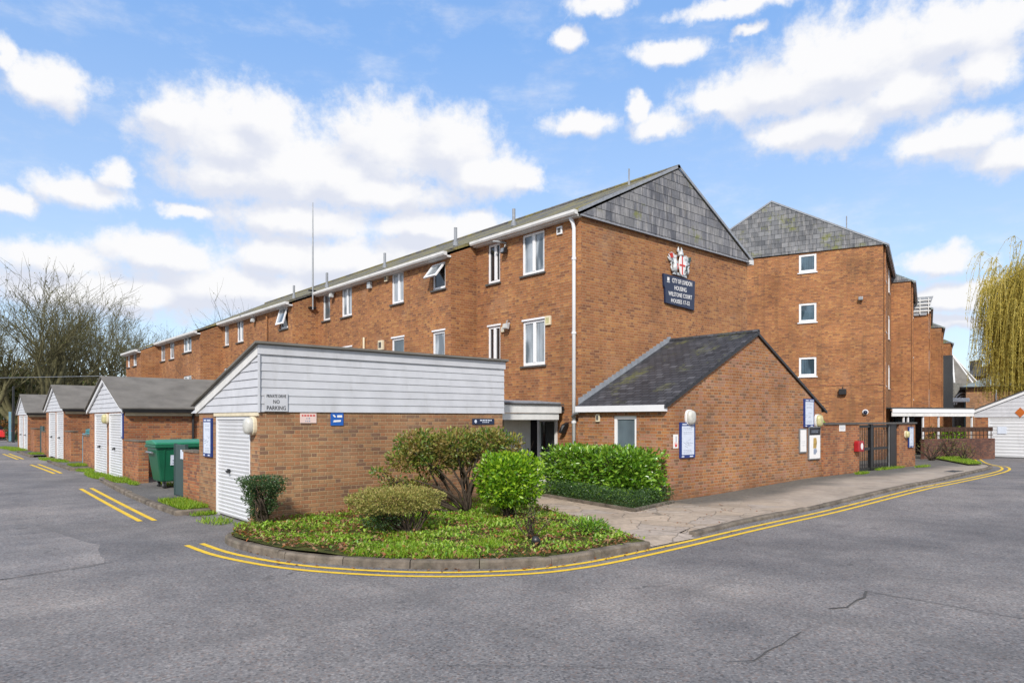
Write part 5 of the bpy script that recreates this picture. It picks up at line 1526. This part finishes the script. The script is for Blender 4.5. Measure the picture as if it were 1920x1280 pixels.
for ye in (GY0 - .15, GY1 + .15):
    MB().prism([(GX - .12, GYR, GZR + .11), (GX - .12, ye, GZE + .05), (GX - .12, ye, GZE - .01), (GX - .12, GYR, GZR + .05)], (6.2, 0, 0)).build('roof', M['felt_dark'], g5)
    MB().prism([(GX - .10, GYR, GZR + .045), (GX - .10, ye, GZE - .015), (GX - .10, ye, GZE - .16), (GX - .10, GYR, GZR - .10)], (.03, 0, 0)).build('bargeboard', M['white'], g5)
dd = ribbed_door(g5, GX + .05, 8.62, 10.96, 2.05, n=12, handle=False)
MB().box(GX - .004, GX + .012, 10.2, 10.6, 1.25, 1.62).build('notice', M['paper'], dd)
MB().prism([(GX - .04, 9.6, 2.10), (GX - .04, 9.83, 2.36), (GX - .04, 9.6, 2.62), (GX - .04, 9.37, 2.36)], (-.012, 0, 0)).build('diamond_plate', M['orange'], g5)

def hip_house(label, a0, a1, d0, d1, ez, rz, brickm, roofm, rot=0):
    base = fp(a0, d0, 0); ax = FX * cos(rot) - FD * sin(rot); ad = FX * sin(rot) + FD * cos(rot)
    hp = lambda a, d, z: base + ax * (a - a0) + ad * (d - d0) + Z * z
    t = thing('house', label, 'building', hp((a0 + a1) / 2, d0, 0))
    m_ = MB()
    c_ = [hp(a0, d0, -.3), hp(a1, d0, -.3), hp(a1, d1, -.3), hp(a0, d1, -.3)]
    for i in range(4):
        p, q_ = c_[i], c_[(i + 1) % 4]
        m_.poly([p, q_, q_ + Z * (ez + .3), p + Z * (ez + .3)])
    m_.build('wall', brickm, t, recalc=False)
    e = .5; h = min(a1 - a0, d1 - d0) / 2
    e_ = [hp(a0 - e, d0 - e, ez - .05), hp(a1 + e, d0 - e, ez - .05), hp(a1 + e, d1 + e, ez - .05), hp(a0 - e, d1 + e, ez - .05)]
    dm_ = (d0 + d1) / 2; am_ = (a0 + a1) / 2
    if a1 - a0 > d1 - d0:
        r0, r1 = hp(a0 + h, dm_, rz), hp(a1 - h, dm_, rz)
    else:
        r0, r1 = hp(am_, d0 + h, rz), hp(am_, d1 - h, rz)
    m_ = MB()
    if a1 - a0 > d1 - d0:
        m_.poly([e_[0], e_[1], r1, r0]).poly([e_[1], e_[2], r1]).poly([e_[2], e_[3], r0, r1]).poly([e_[3], e_[0], r0])
    else:
        m_.poly([e_[0], e_[1], r0]).poly([e_[1], e_[2], r1, r0]).poly([e_[2], e_[3], r1]).poly([e_[3], e_[0], r0, r1])
    m_.poly(list(reversed(e_)))
    rf = m_.build('roof', roofm, t)
    g_ = MB()
    for i in range(4):
        p, q_ = e_[i], e_[(i + 1) % 4]
        g_.tube([p, q_], .07, 6)
    g_.build('gutter', M['black'], t)
    return t, rf
h1, hr = hip_house('distant buff brick house with hipped grey green slate roof behind the willow', 46.2, 57, 70, 80, 5.3, 7.9, M['brick_far'], M['slate_green'], radians(33))
MB().tube([fp(48.2, 68.5, 5.2), fp(48.2, 68.5, 0)], .06, 6).build('downpipe', M['lead'], h1)
t, _ = hip_house('dark flat topped house far behind the hipped roof', 58.5, 68, 90, 98, 7.6, 9.6, M['brick_far'], M['felt_dark'], radians(33))
MB().obox(fp(61.2, 91, 6.2), FX * 1.0, FD * 1.0, Z * 3.6).build('chimney', M['sill'], _)
t, _ = hip_house('low building with green hipped roof just behind the garage with the diamond plate', 31.2, 40, 46, 53, 2.5, 4.2, M['brick_far'], M['slate_green'], radians(34))
# pointed stone roof with arched window, seen past the far end of the second block
t = thing('chapel', 'grey pointed chapel roof with an arched window beyond the stepped block', 'building', fp(49.9, 76, 0))
m_ = MB(); apex = fp(49.9, 78, 9.3); k = 8
ring = [fp(49.9 + 2.5 * cos(2 * pi * i / k + .3), 78 + 2.5 * sin(2 * pi * i / k + .3), 6.0) for i in range(k)]
for i in range(k):
    m_.poly([ring[i], ring[(i + 1) % k], apex])
rf = m_.build('roof', M['felt'], t)
rb = MB()
for i in range(k):
    rb.tube([ring[i], apex], .09, 5)
rb.build('ribs', M['fascia'], rf)
m_ = MB()
for i in range(k):
    p, q_ = ring[i], ring[(i + 1) % k]
    m_.poly([Vector((p.x, p.y, -.3)), Vector((q_.x, q_.y, -.3)), q_, p])
m_.build('wall', plain('grey rubble stone', (.17, .165, .15), .9, .2, var=.35, scale=3), t, recalc=False)
m_ = MB()
for r_ in (1.0, .75):
    m_.tube([fp(49.4 + r_ * cos(a), 75.3, 3.6 + r_ * 1.3 * sin(a)) for a in np.linspace(0, pi, 14)], .07, 5)
m_.build('arched_window', M['fascia'], t)
t = thing('flat_canopy', 'small white flat canopy roof in front of the grey chapel', 'canopy', fp(41, 62, 0))
MB().obox(fp(38.0, 61, 3.55), FX * 2.6, FD * 2, Z * .35).build('roof', M['white'], t, bevel=.05)
for a in (38.2, 40.3):
    MB().obox(fp(a, 61.3, 0), FX * .12, FD * .12, Z * 3.54).build('post', M['slate_metal'], t)

# ------------------------------------------------------------------ shrubs and hedges
def stems(par, paths, mt='stem', name='stems'):
    m_ = MB()
    for p, r_ in paths:
        m_.tube(p, r_, 6)
    return m_.build(name, M[mt], par, smooth=True)
def branching(base, tips, rng, r0=.018, bend=.12):
    out = []
    for tp in tips:
        b = Vector(base) + Vector((rng.uniform(-.06, .06), rng.uniform(-.06, .06), 0)); tp = Vector(tp)
        n = 6; pts = []
        side = Vector((rng.uniform(-1, 1), rng.uniform(-1, 1), rng.uniform(-.3, .3))) * bend
        for i in range(n + 1):
            f = i / n
            pts.append(b.lerp(tp, f) + side * sin(f * pi) + Vector((rng.uniform(-1, 1), rng.uniform(-1, 1), 0)) * .02)
        out.append((pts, [r0 * (1 - .7 * i / n) for i in range(n + 1)]))
        if rng.random() < .8:
            q_ = pts[3]; e = q_ + (tp - q_) * .8 + Vector((rng.uniform(-.2, .2), rng.uniform(-.2, .2), rng.uniform(-.05, .1)))
            out.append(([q_, q_.lerp(e, .5) + side * .3, e], [r0 * .55, r0 * .4, r0 * .2]))
    return out
def super_pts(n, c, r, pw=2.6, shell=.35, zcut=None):
    """points in a rounded box / ellipsoid volume, thicker toward its skin, with outward directions"""
    P = []; N = []
    while len(P) < n:
        d = R.uniform(-1, 1, 3); k = (abs(d) ** pw).sum() ** (1 / pw)
        if k < .05 or k > 1:
            continue
        rad = 1 - shell * R.random() ** 1.5
        p = d / k * rad
        P.append(p); g_ = np.sign(d) * abs(d) ** (pw - 1); N.append(g_ / np.linalg.norm(g_))
    P = np.array(P); lump = 1 + .07 * np.sin(P[:, 0] * 7 + P[:, 2] * 5) + .06 * np.cos(P[:, 1] * 8 - P[:, 2] * 4)
    P = P * lump[:, None] * np.array(r) + np.array(c)
    return P, np.array(N)
def foliage(par, mt, P, N, L, Wd, up=.35, chaos=.8, name='foliage'):
    n = len(P)
    D = N + rdir(n) * chaos + np.array([0, 0, up])
    return leaves_obj(name, M[mt], P, D, N + rdir(n) * .6, R.uniform(*L, n), R.uniform(*Wd, n), par)
rng = random.Random(11)

# laurel hedge in front of the lodge
hz_ = .08
t = thing('laurel_hedge', 'clipped glossy laurel hedge in front of the lodge window', 'hedge', (12.85, 11.5, hz_))
P, N = super_pts(7800, (12.88, 11.52, .70), (.42, 1.72, .57), 12, .5)
foliage(t, 'lf_laurel', P, N, (.09, .15), (.045, .075), .25, .75)
stems(t, branching((12.9, 11.0, .05), [(12.8 + rng.uniform(-.3, .3), 10.2 + i * .33, 1.1) for i in range(9)], rng, .014))
t = thing('box_hedging', 'low dark box edging at the foot of the laurel hedge', 'hedge', (12.0, 11.0, hz_))
Ps = []; Ns = []
for i in range(10):
    f = i / 9
    cxx, cyy = 11.72 + .62 * f, 9.45 + 3.2 * f
    p_, n_ = super_pts(700, (cxx, cyy, .22), (.26, .27, .24), 3, .5); Ps.append(p_); Ns.append(n_)
for i in range(4):
    p_, n_ = super_pts(600, (12.05 + i * .35, 9.58 + i * .05, .22), (.25, .24, .24), 3, .5); Ps.append(p_); Ns.append(n_)
foliage(t, 'lf_box', np.concatenate(Ps), np.concatenate(Ns), (.025, .05), (.014, .026), .35, .8)
patch('hedge_bed', M['soil'], [(12.1, 12.95), (11.47, 9.24), (13.36, 9.6), (13.36, 13.3)], .085)

# round lime green shrub
t = thing('round_shrub', 'bright lime green rounded shrub in the middle of the bed', 'shrub', (8.46, 9.83, .13))
P, N = super_pts(5200, (8.46, 9.83, .86), (.52, .53, .47), 3.6, .6)
k = P[:, 2] < .55
P[k, 0] = 8.46 + (P[k, 0] - 8.46) * .86; P[k, 1] = 9.83 + (P[k, 1] - 9.83) * .86
foliage(t, 'lf_lime', P, N, (.06, .11), (.032, .06), .3, .8)
stems(t, branching((8.46, 9.83, .1), [(8.46 + rng.uniform(-.35, .35), 9.83 + rng.uniform(-.35, .35), rng.uniform(.6, 1.1)) for _ in range(14)], rng, .018))

# tall leggy shrub against the garage wall
t = thing('leggy_shrub', 'tall leggy olive shrub with bare dark stems against the brick wall', 'shrub', (8.15, 11.0, .15))
Ps = []; Ns = []
ctr = []
for (dx, dy, z, rx, rz_, cnt) in ((-.55, .3, 1.50, .42, .30, 1150), (0, 0, 1.55, .45, .30, 1250), (.50, -.2, 1.55, .40, .30, 1150), (.85, -.35, 1.45, .25, .25, 450), (-.75, .35, 1.25, .36, .26, 700), (-.3, .25, 1.16, .42, .24, 800), (.2, .1, 1.22, .35, .2, 500), (-.95, .35, .78, .28, .12, 160), (-.55, .3, .72, .24, .14, 200), (-1.2, .42, 1.0, .2, .1, 90)):
    dx *= 1.22; cnt = int(cnt * 1.15); rx *= 1.1
    c_ = (8.12 + dx, 11.0 + dy * 1.1, min(z, 1.52)); ctr.append(c_)
    p_, n_ = super_pts(cnt, c_, (rx, rx * .85, rz_), 2.3, .7); Ps.append(p_); Ns.append(n_)
foliage(t, 'lf_olive', np.concatenate(Ps), np.concatenate(Ns), (.055, .105), (.026, .05), .45, .9)
tips = [(c_[0] + rng.uniform(-.25, .25), c_[1] + rng.uniform(-.2, .2), c_[2] + rng.uniform(-.1, .22)) for c_ in ctr for _ in range(2)]
stems(t, branching((8.3, 10.95, .1), tips, rng, .032, .26))

# flat topped clipped shrub
t = thing('clipped_shrub', 'flat domed clipped shrub with yellowing top and bare twigs', 'shrub', (6.05, 9.95, .12))
P, N = super_pts(8500, (6.05, 9.95, .64), (.74, .64, .21), 2.8, .5)
P[:, 2] = np.where(P[:, 2] < .6, .6 - (.6 - P[:, 2]) * .75, P[:, 2])
foliage(t, 'lf_dome', P, N, (.03, .06), (.014, .03), .4, .85)
p_, n_ = super_pts(900, (5.75, 9.85, .38), (.34, .3, .2), 2, .8)
foliage(t, 'lf_dark', p_, n_, (.03, .06), (.015, .03), .4, .9, 'lower_foliage')
tips = [(6.05 + rng.uniform(-.62, .62), 9.95 + rng.uniform(-.5, .5), rng.uniform(.5, .78)) for _ in range(46)]
stems(t, branching((6.15, 9.6, .1), tips, rng, .013, .08))

# wedge shaped topiary at the garage door
t = thing('topiary_shrub', 'dark wedge shaped topiary shrub with red brown stem beside the garage door', 'shrub', (4.56, 11.9, .1))
Ps = []; Ns = []
for i in range(7):
    z = .30 + i * .105; rr = .13 + .22 * (i / 6) ** .9
    p_, n_ = super_pts(380 + 170 * i, (4.56 + rng.uniform(-.04, .04), 11.9 + rng.uniform(-.04, .04), z), (rr, rr, .075), 4.5, .6)
    k = (p_[:, 0] - 4.56) * .6556 + (p_[:, 1] - 11.9) * .7551 < -.03           # a bare slot on the road side shows the stem
    lat = abs((p_[:, 0] - 4.60) * .7551 - (p_[:, 1] - 11.9) * .6556)
    keep = ~(k & (lat < .085) & (z < .86))
    Ps.append(p_[keep]); Ns.append(n_[keep])
foliage(t, 'lf_dark', np.concatenate(Ps), np.concatenate(Ns), (.028, .055), (.014, .028), .4, .85)
tips = [(4.56 + rng.uniform(-.2, .2), 11.9 + rng.uniform(-.2, .2), rng.uniform(.55, .95)) for _ in range(18)]
stems(t, branching((4.58, 11.86, .08), tips, rng, .024, .05), 'stem')

# twiggy bare shrub and seedlings near the kerb
t = thing('twiggy_shrub', 'small almost bare twiggy shrub with a few yellow leaves near the kerb', 'shrub', (7.4, 8.07, .12))
tips = [(7.4 + rng.uniform(-.28, .28), 8.07 + rng.uniform(-.28, .28), rng.uniform(.38, .66)) for _ in range(14)]
stems(t, branching((7.4, 8.07, .1), tips, rng, .012, .06))
p_, n_ = super_pts(170, (7.45, 8.1, .48), (.3, .3, .14), 2, .9)
foliage(t, 'lf_olive', p_, n_, (.03, .06), (.015, .03), .3, 1)
t = thing('rose_bush', 'low grey green leafy plant at the point of the bed beside the path', 'plant', (8.4, 7.75, .1))
p_, n_ = super_pts(420, (8.4, 7.75, .24), (.34, .36, .14), 2, .9)
foliage(t, 'lf_laurel', p_, n_, (.05, .10), (.018, .032), .5, 1)
stems(t, branching((8.4, 7.75, .08), [(8.4 + rng.uniform(-.3, .3), 7.75 + rng.uniform(-.3, .3), rng.uniform(.25, .42)) for _ in range(8)], rng, .009, .05))
t = thing('garden_spotlight', 'small black garden spotlight on a spike beside the twiggy shrub', 'lamp', (7.02, 7.55, .1))
MB().tube([(7.02, 7.55, .08), (7.02, 7.55, .16)], .012, 6).build('spike', M['black'], t)
MB().tube([(7.08, 7.62, .21), (7.03, 7.56, .205), (6.97, 7.49, .19), (6.95, 7.47, .185)], [.03, .06, .068, .064], 14).build('lamp_head', M['black'], t, smooth=True)
t = thing('climber', 'wispy bare climber beside the porch on the garage corner', 'plant', (10.75, 12.7, .1))
stems(t, branching((10.72, 12.5, .1), [(10.7 + rng.uniform(-.05, .5), 12.45 + rng.uniform(-.1, .1), rng.uniform(1.0, 1.75)) for _ in range(16)], rng, .008, .12))

# plants to the east
def small_bush(name, label, x, y, z, r_, h, mt, cnt=500, leaf=(.06, .14), bare=False):
    t = thing(name, label, 'shrub', (x, y, z))
    p_, n_ = super_pts(cnt, (x, y, z + h * .6), (r_, r_, h * .45), 2.2, .8)
    foliage(t, mt, p_, n_, leaf, (leaf[0] * .5, leaf[1] * .5), .4, .9)
    stems(t, branching((x, y, z), [(x + rng.uniform(-r_, r_), y + rng.uniform(-r_, r_), z + h * rng.uniform(.5, 1.05)) for _ in range(16 if bare else 8)], rng, .02, .15))
    return t
small_bush('bare_shrub', 'bare brown shrub on the far grass verge nearest the trellis wall', 35.4, 11.3, .1, .8, 1.0, 'lf_moss', 90, bare=True)
small_bush('bare_shrub', 'spiky bare shrub on the far grass verge beside the diamond plate garage', 38.2, 11.4, .1, .7, 1.1, 'lf_moss', 160, bare=True)
small_bush('bare_shrub', 'lowest bare shrub at the road edge of the far grass verge', 36.4, 10.2, .1, .45, .7, 'lf_moss', 90, bare=True)
small_bush('yard_shrub', 'yellow green shrub seen through the black gate', 25.4, 11.8, .1, .6, 1.75, 'lf_lime', 900)
for i, (a, d) in enumerate(((20.6, 36.6), (23.0, 37.2), (24.0, 37.4))):
    p = fp(a, d, 0)
    small_bush('courtyard_shrub', ['lime green shrub under the walkway nearest the tall block', 'lime green shrub in the middle of the walkway opening', 'lime green shrub under the walkway nearest the diamond plate garage'][i], p.x, p.y, 0, .6, 1.5, 'lf_lime', 420, (.1, .2))

# ------------------------------------------------------------------ trees
def grow(base, d, length, rad, level, maxl, rng, out, up=.12, spread=.65, kids=(5, 4, 3, 3), nseg=5):
    p = Vector(base); d = Vector(d).normalized(); pts = [p.copy()]; rr = [rad]; dirs = [d.copy()]
    for i in range(nseg):
        d = (d + Vector((rng.gauss(0, .13), rng.gauss(0, .13), rng.gauss(0, .06) + up))).normalized()
        p = p + d * length / nseg
        pts.append(p.copy()); rr.append(rad * (1 - .66 * (i + 1) / nseg)); dirs.append(d.copy())
    out.append((pts, rr, level))
    if level < maxl:
        k = kids[min(level, len(kids) - 1)]
        for j in range(k):
            f = rng.uniform(.28, 1.0) if level else rng.uniform(.45, 1.0)
            i = min(nseg - 1, int(f * nseg)); u = f * nseg - i
            q_ = pts[i].lerp(pts[i + 1], u)
            a = Vector((rng.gauss(0, 1), rng.gauss(0, 1), rng.gauss(0, .5))).normalized()
            nd = (dirs[i] + a * spread).normalized()
            grow(q_, nd, length * rng.uniform(.5, .78), max(.017, (rr[i] * (1 - u) + rr[i + 1] * u) * .68), level + 1, maxl, rng, out, up, spread, kids, 4 if level < 2 else 3)
def bare_tree(label, x, y, h, seed, limbs=6, lean=.5, maxl=4, moss=900, kids=(5, 5, 4, 3), mt='bark', z=0, trunk_h=.12, r0=.26):
    rng = random.Random(seed); zb = gz(x, y) + z
    t = thing('bare_tree', label, 'tree', (x, y, zb), 'bare trees beyond the garages')
    tm_ = MB(); cm_ = MB(); th = h * trunk_h
    tm_.tube([(x, y, zb - .3), (x, y, zb + th * .5), (x, y, zb + th)], [r0 * 1.25, r0, r0 * .95], 10)
    tips = []
    for i in range(limbs):
        a = 2 * pi * i / limbs + rng.uniform(-.4, .4); l = rng.uniform(.25, 1.0) * lean
        out = []
        grow((x, y, zb + th * rng.uniform(.7, 1)), (cos(a) * l, sin(a) * l, 1), h * rng.uniform(.44, .58), r0 * rng.uniform(.5, .75), 0, maxl, rng, out, .05, .62, kids)
        for pts, rr, lv in out:
            (tm_ if lv == 0 else cm_).tube(pts, rr, 7 if lv == 0 else (5 if lv == 1 else 3), cap=False)
            if lv >= 1:
                tips += pts[1:]
    tm_.build('trunk', M[mt], t, smooth=True, recalc=False)
    cm_.build('crown', M[mt], t, smooth=True, recalc=False)
    if moss:
        k = np.array([tuple(p) for p in rng.choices(tips, k=moss)]) + R.normal(size=(moss, 3)) * .1
        leaves_obj('buds', M['lf_moss'], k, rdir(moss), rdir(moss), R.uniform(.08, .22, moss), R.uniform(.05, .12, moss), t)
    return t
def at(px, t_):                    # ground point on a compass bearing at a given distance
    r_ = (px - 960) / 1290
    v = FX * (r_ * t_) + FD * t_
    return v.x, v.y
TREES = [(95, 63, 15.4, 3, 7, .75, 'big spreading bare mossy tree whose crown stands highest over the garages'),
         (30, 66, 13.6, 8, 6, .6, 'bare mossy tree at the edge of the view behind the farthest garage'),
         (215, 78, 14.6, 12, 6, .5, 'upright bare tree between the big tree and the end of the long block'),
         (150, 72, 14.0, 17, 6, .55, 'slim bare tree behind the big spreading tree'),
         (275, 92, 14.4, 21, 6, .6, 'distant bare tree just past the low end of the long block'),
         (-30, 60, 13.8, 25, 6, .7, 'bare tree cut by the edge of the view beside the red car'),
         (340, 108, 15.2, 29, 6, .7, 'thin far bare tree peeping over the lowest bay roof'),
         (440, 84, 15.6, 33, 6, .6, 'bare treetop showing over the roof of the third bay'),
         (500, 96, 16.0, 37, 6, .6, 'fainter bare treetop over the third bay roof')]
for (px, d, h, sd_, lb_, ln, lab) in TREES:
    x, y = at(px, d)
    bare_tree(lab, x, y, h * (.82 if px < 200 else .88), sd_, lb_, ln, 4 if px < 300 else 3, 1300 if px < 300 else 700, (5, 4, 4, 2) if px < 300 else (7, 5, 5, 3), r0=.44)

def leafy_mass(name, label, x, y, r_, h, mt, cnt, group, leaf=(.25, .55), seed=0):
    rng = random.Random(seed); zb = gz(x, y)
    t = thing(name, label, 'shrub', (x, y, zb), group)
    Ps = []; Ns = []
    for i in range(9):
        c_ = (x + rng.uniform(-.6, .6) * r_, y + rng.uniform(-.6, .6) * r_, zb + h * rng.uniform(.25, .75))
        q_ = r_ * rng.uniform(.35, .6)
        p_, n_ = super_pts(cnt // 9, c_, (q_, q_, h * rng.uniform(.22, .36)), 2.1, .8); Ps.append(p_); Ns.append(n_)
    foliage(t, mt, np.concatenate(Ps), np.concatenate(Ns), leaf, (leaf[0] * .5, leaf[1] * .5), .3, .9, 'crown')
    stems(t, branching((x, y, zb), [(x + rng.uniform(-r_, r_) * .6, y + rng.uniform(-r_, r_) * .6, zb + h * rng.uniform(.5, .95)) for _ in range(8)], rng, .09, .4), 'bark', 'trunk')
    return t
MASS = [(10, 72, 3.6, 6.0, 'lf_wood', 'dark evergreen bush at the very edge of the view beyond the red car'),
        (55, 76, 4.2, 6.2, 'lf_wood', 'olive undergrowth bush under the big spreading tree'),
        (125, 80, 4.4, 5.8, 'lf_wood', 'undergrowth bush behind the roof of the farthest garage'),
        (190, 86, 4.6, 5.6, 'lf_olive', 'yellowish undergrowth bush below the upright bare tree'),
        (245, 92, 4.6, 5.2, 'lf_wood', 'dark bush beside the low end of the long block'),
        (-50, 76, 4.4, 7.0, 'lf_wood', 'tall dark bush cut by the edge of the view behind the parked car'),
        (90, 95, 6.0, 7.5, 'lf_moss', 'far pale green bush between the trunks of the big tree'),
        (160, 100, 6.0, 7.0, 'lf_moss', 'far pale green bush behind the slim bare tree'),
        (20, 98, 6.0, 8.0, 'lf_moss', 'far pale green bush behind the edge tree')]
for i, (px, d, r_, h, mt, lab) in enumerate(MASS):
    x, y = at(px, d)
    leafy_mass('woodland_bush', lab, x, y, r_ * 1.1, h * 1.3, mt, 4200, 'bushes under the trees', seed=i + 50)
x, y = at(6, 64); leafy_mass('autumn_bush', 'low orange brown autumn bush just above the red car', x, y, 2.2, 1.9, 'lf_autumn', 1200, None, (.15, .3), 71)
x, y = at(22, 56); leafy_mass('round_bush', 'small dark round bush at the foot of the pole by the road end', x, y, .55, 1.1, 'lf_dark', 700, None, (.08, .16), 72)

# weeping willow
wx, wy = at(2008, 47)
t = thing('weeping_willow', 'weeping willow with yellow hanging shoots over the garage with the diamond plate', 'tree', (wx, wy, 0))
rng = random.Random(42)
tm_ = MB(); cm_ = MB(); outs = []
tm_.tube([(wx, wy, -.3), (wx, wy, 2), (wx + .2, wy, 4.6)], [.55, .45, .4], 12)
anchors = []
for i in range(12):
    a = 2 * pi * i / 12 + rng.uniform(-.2, .2); ll = rng.uniform(.15, .62)
    out = []
    grow((wx + .15, wy, 4.2), (cos(a) * ll, sin(a) * ll, 1), rng.uniform(5.6, 7.2), .2, 0, 2, rng, out, -.01, .75, (6, 5, 3), 6)
    for pts, rr, lv in out:
        far_ = max(math.hypot(p.x - wx, p.y - wy) for p in pts)
        if far_ > 5.0:
            continue
        (tm_ if lv == 0 else cm_).tube(pts, rr, 7 if lv == 0 else 4, cap=False)
        anchors += pts[1:] if lv >= 1 else pts[3:]
tm_.build('trunk', M['bark_willow'], t, smooth=True, recalc=False)
LP = []; LD = []
for p in anchors:
    out_ = Vector((p.x - wx, p.y - wy, 0)); rad = out_.length
    if rad < 1.6 and p.z < 11:
        continue
    for _ in range(5 if p.z > 5.5 else 1):
        if rng.random() < .12:
            continue
        o = out_.normalized() if rad > .1 else Vector((1, 0, 0))
        drop = min(p.z - rng.uniform(2.6, 4.6), rng.uniform(2.2, 8.0))
        if drop < .6:
            continue
        pts = []; n = 7; sw = Vector((rng.gauss(0, .4), rng.gauss(0, .4), 0)); bow = rng.uniform(.2, .9)
        for i in range(n + 1):
            f = i / n
            pts.append(p + o * (bow * (1 - (1 - f) ** 2)) + sw * f + Vector((rng.gauss(0, .03), rng.gauss(0, .03), .35 * bow * sin(f * pi) - drop * f ** 1.35)))
        cm_.tube(pts, [.016 * (1 - .6 * i / n) for i in range(n + 1)], 3, cap=False)
        m_ = int(drop * 7)
        for i in range(m_):
            f = rng.random() ** .8 * n; j = min(n - 1, int(f)); LP.append(tuple(pts[j].lerp(pts[j + 1], f - j)))
            LD.append((rng.gauss(0, .55), rng.gauss(0, .55), -1))
cm_.build('crown', M['lf_willow'], t, recalc=False)
LP = np.array(LP); n = len(LP)
leaves_obj('leaves', M['lf_willow'], LP + R.normal(size=(n, 3)) * .03, np.array(LD), rdir(n), R.uniform(.10, .22, n), R.uniform(.03, .055, n), t)

# ------------------------------------------------------------------ red car, pole and overhead wire at the far left
x, y = at(-22, 60)
cz = gz(x, y)
t = thing('parked_car', 'red parked car half out of view at the end of the road', 'car', (x, y, cz))
cf = lambda a, d, z: Vector((x, y, cz)) + FX * a + FD * d + Z * z
def car_profile(pts, d0, d1, mt, name, par, bevel=.05):
    return MB().prism([cf(a, d0, z) for a, z in pts], FD * (d1 - d0)).build(name, M[mt], par, bevel=bevel)
car_profile([(-2.1, .28), (2.05, .28), (2.15, .55), (2.05, .80), (1.1, .92), (-1.9, .95), (-2.15, .75), (-2.15, .4)], -.85, .85, 'car_red', 'body', t)
car_profile([(1.0, .915), (.35, 1.42), (-1.2, 1.45), (-1.85, .945)], -.72, .72, 'glass_dark', 'cabin_glass', t, .03)
car_profile([(.42, 1.43), (.3, 1.48), (-1.1, 1.50), (-1.3, 1.45)], -.70, .70, 'car_red', 'roof', t, .02)
for a in (-1.35, 1.35):
    for d in (-.88, .70):
        wh = MB().tube([cf(a, d, .31), cf(a, d + .18, .31)], .31, 18).build('wheel', M['rubber'], t)
        MB().tube([cf(a, d - .01, .31), cf(a, d + .19, .31)], .19, 12).build('rim', M['grey_metal'], wh)
for d in (-.75, .5):
    MB().obox(cf(2.02, d, .60), FX * .1, FD * .28, Z * .14).build('headlight', M['lens'], t, bevel=.02)
x, y = at(25, 54)
t = thing('utility_pole', 'dark slim pole standing at the road end beside the last garage', 'pole', (x, y, 0))
MB().tube([(x, y, -.2), (x, y, 2), (x, y, 4.6)], [.10, .09, .07], 8).build('pole', M['black_metal'], t)
MB().obox((x - .3, y - .1, .3), (.16, 0, 0), (0, .1, 0), (0, 0, 2.3)).build('cable_guard', M['pale_blue'], t)
x0, y0 = at(-420, 50)
wp = []
for i in range(17):
    f = i / 16
    wp.append((4.72 + (x0 - 4.72) * f, 26.15 + (y0 - 26.15) * f, 3.44 + (5.1 - 3.44) * f - .12 * sin(f * pi)))
t = tag(MB().tube(wp, .010, 5).build('overhead_wire', M['grey_metal'], None), 'thin overhead wire running from the wide garage gable past the bare trees', 'wire')
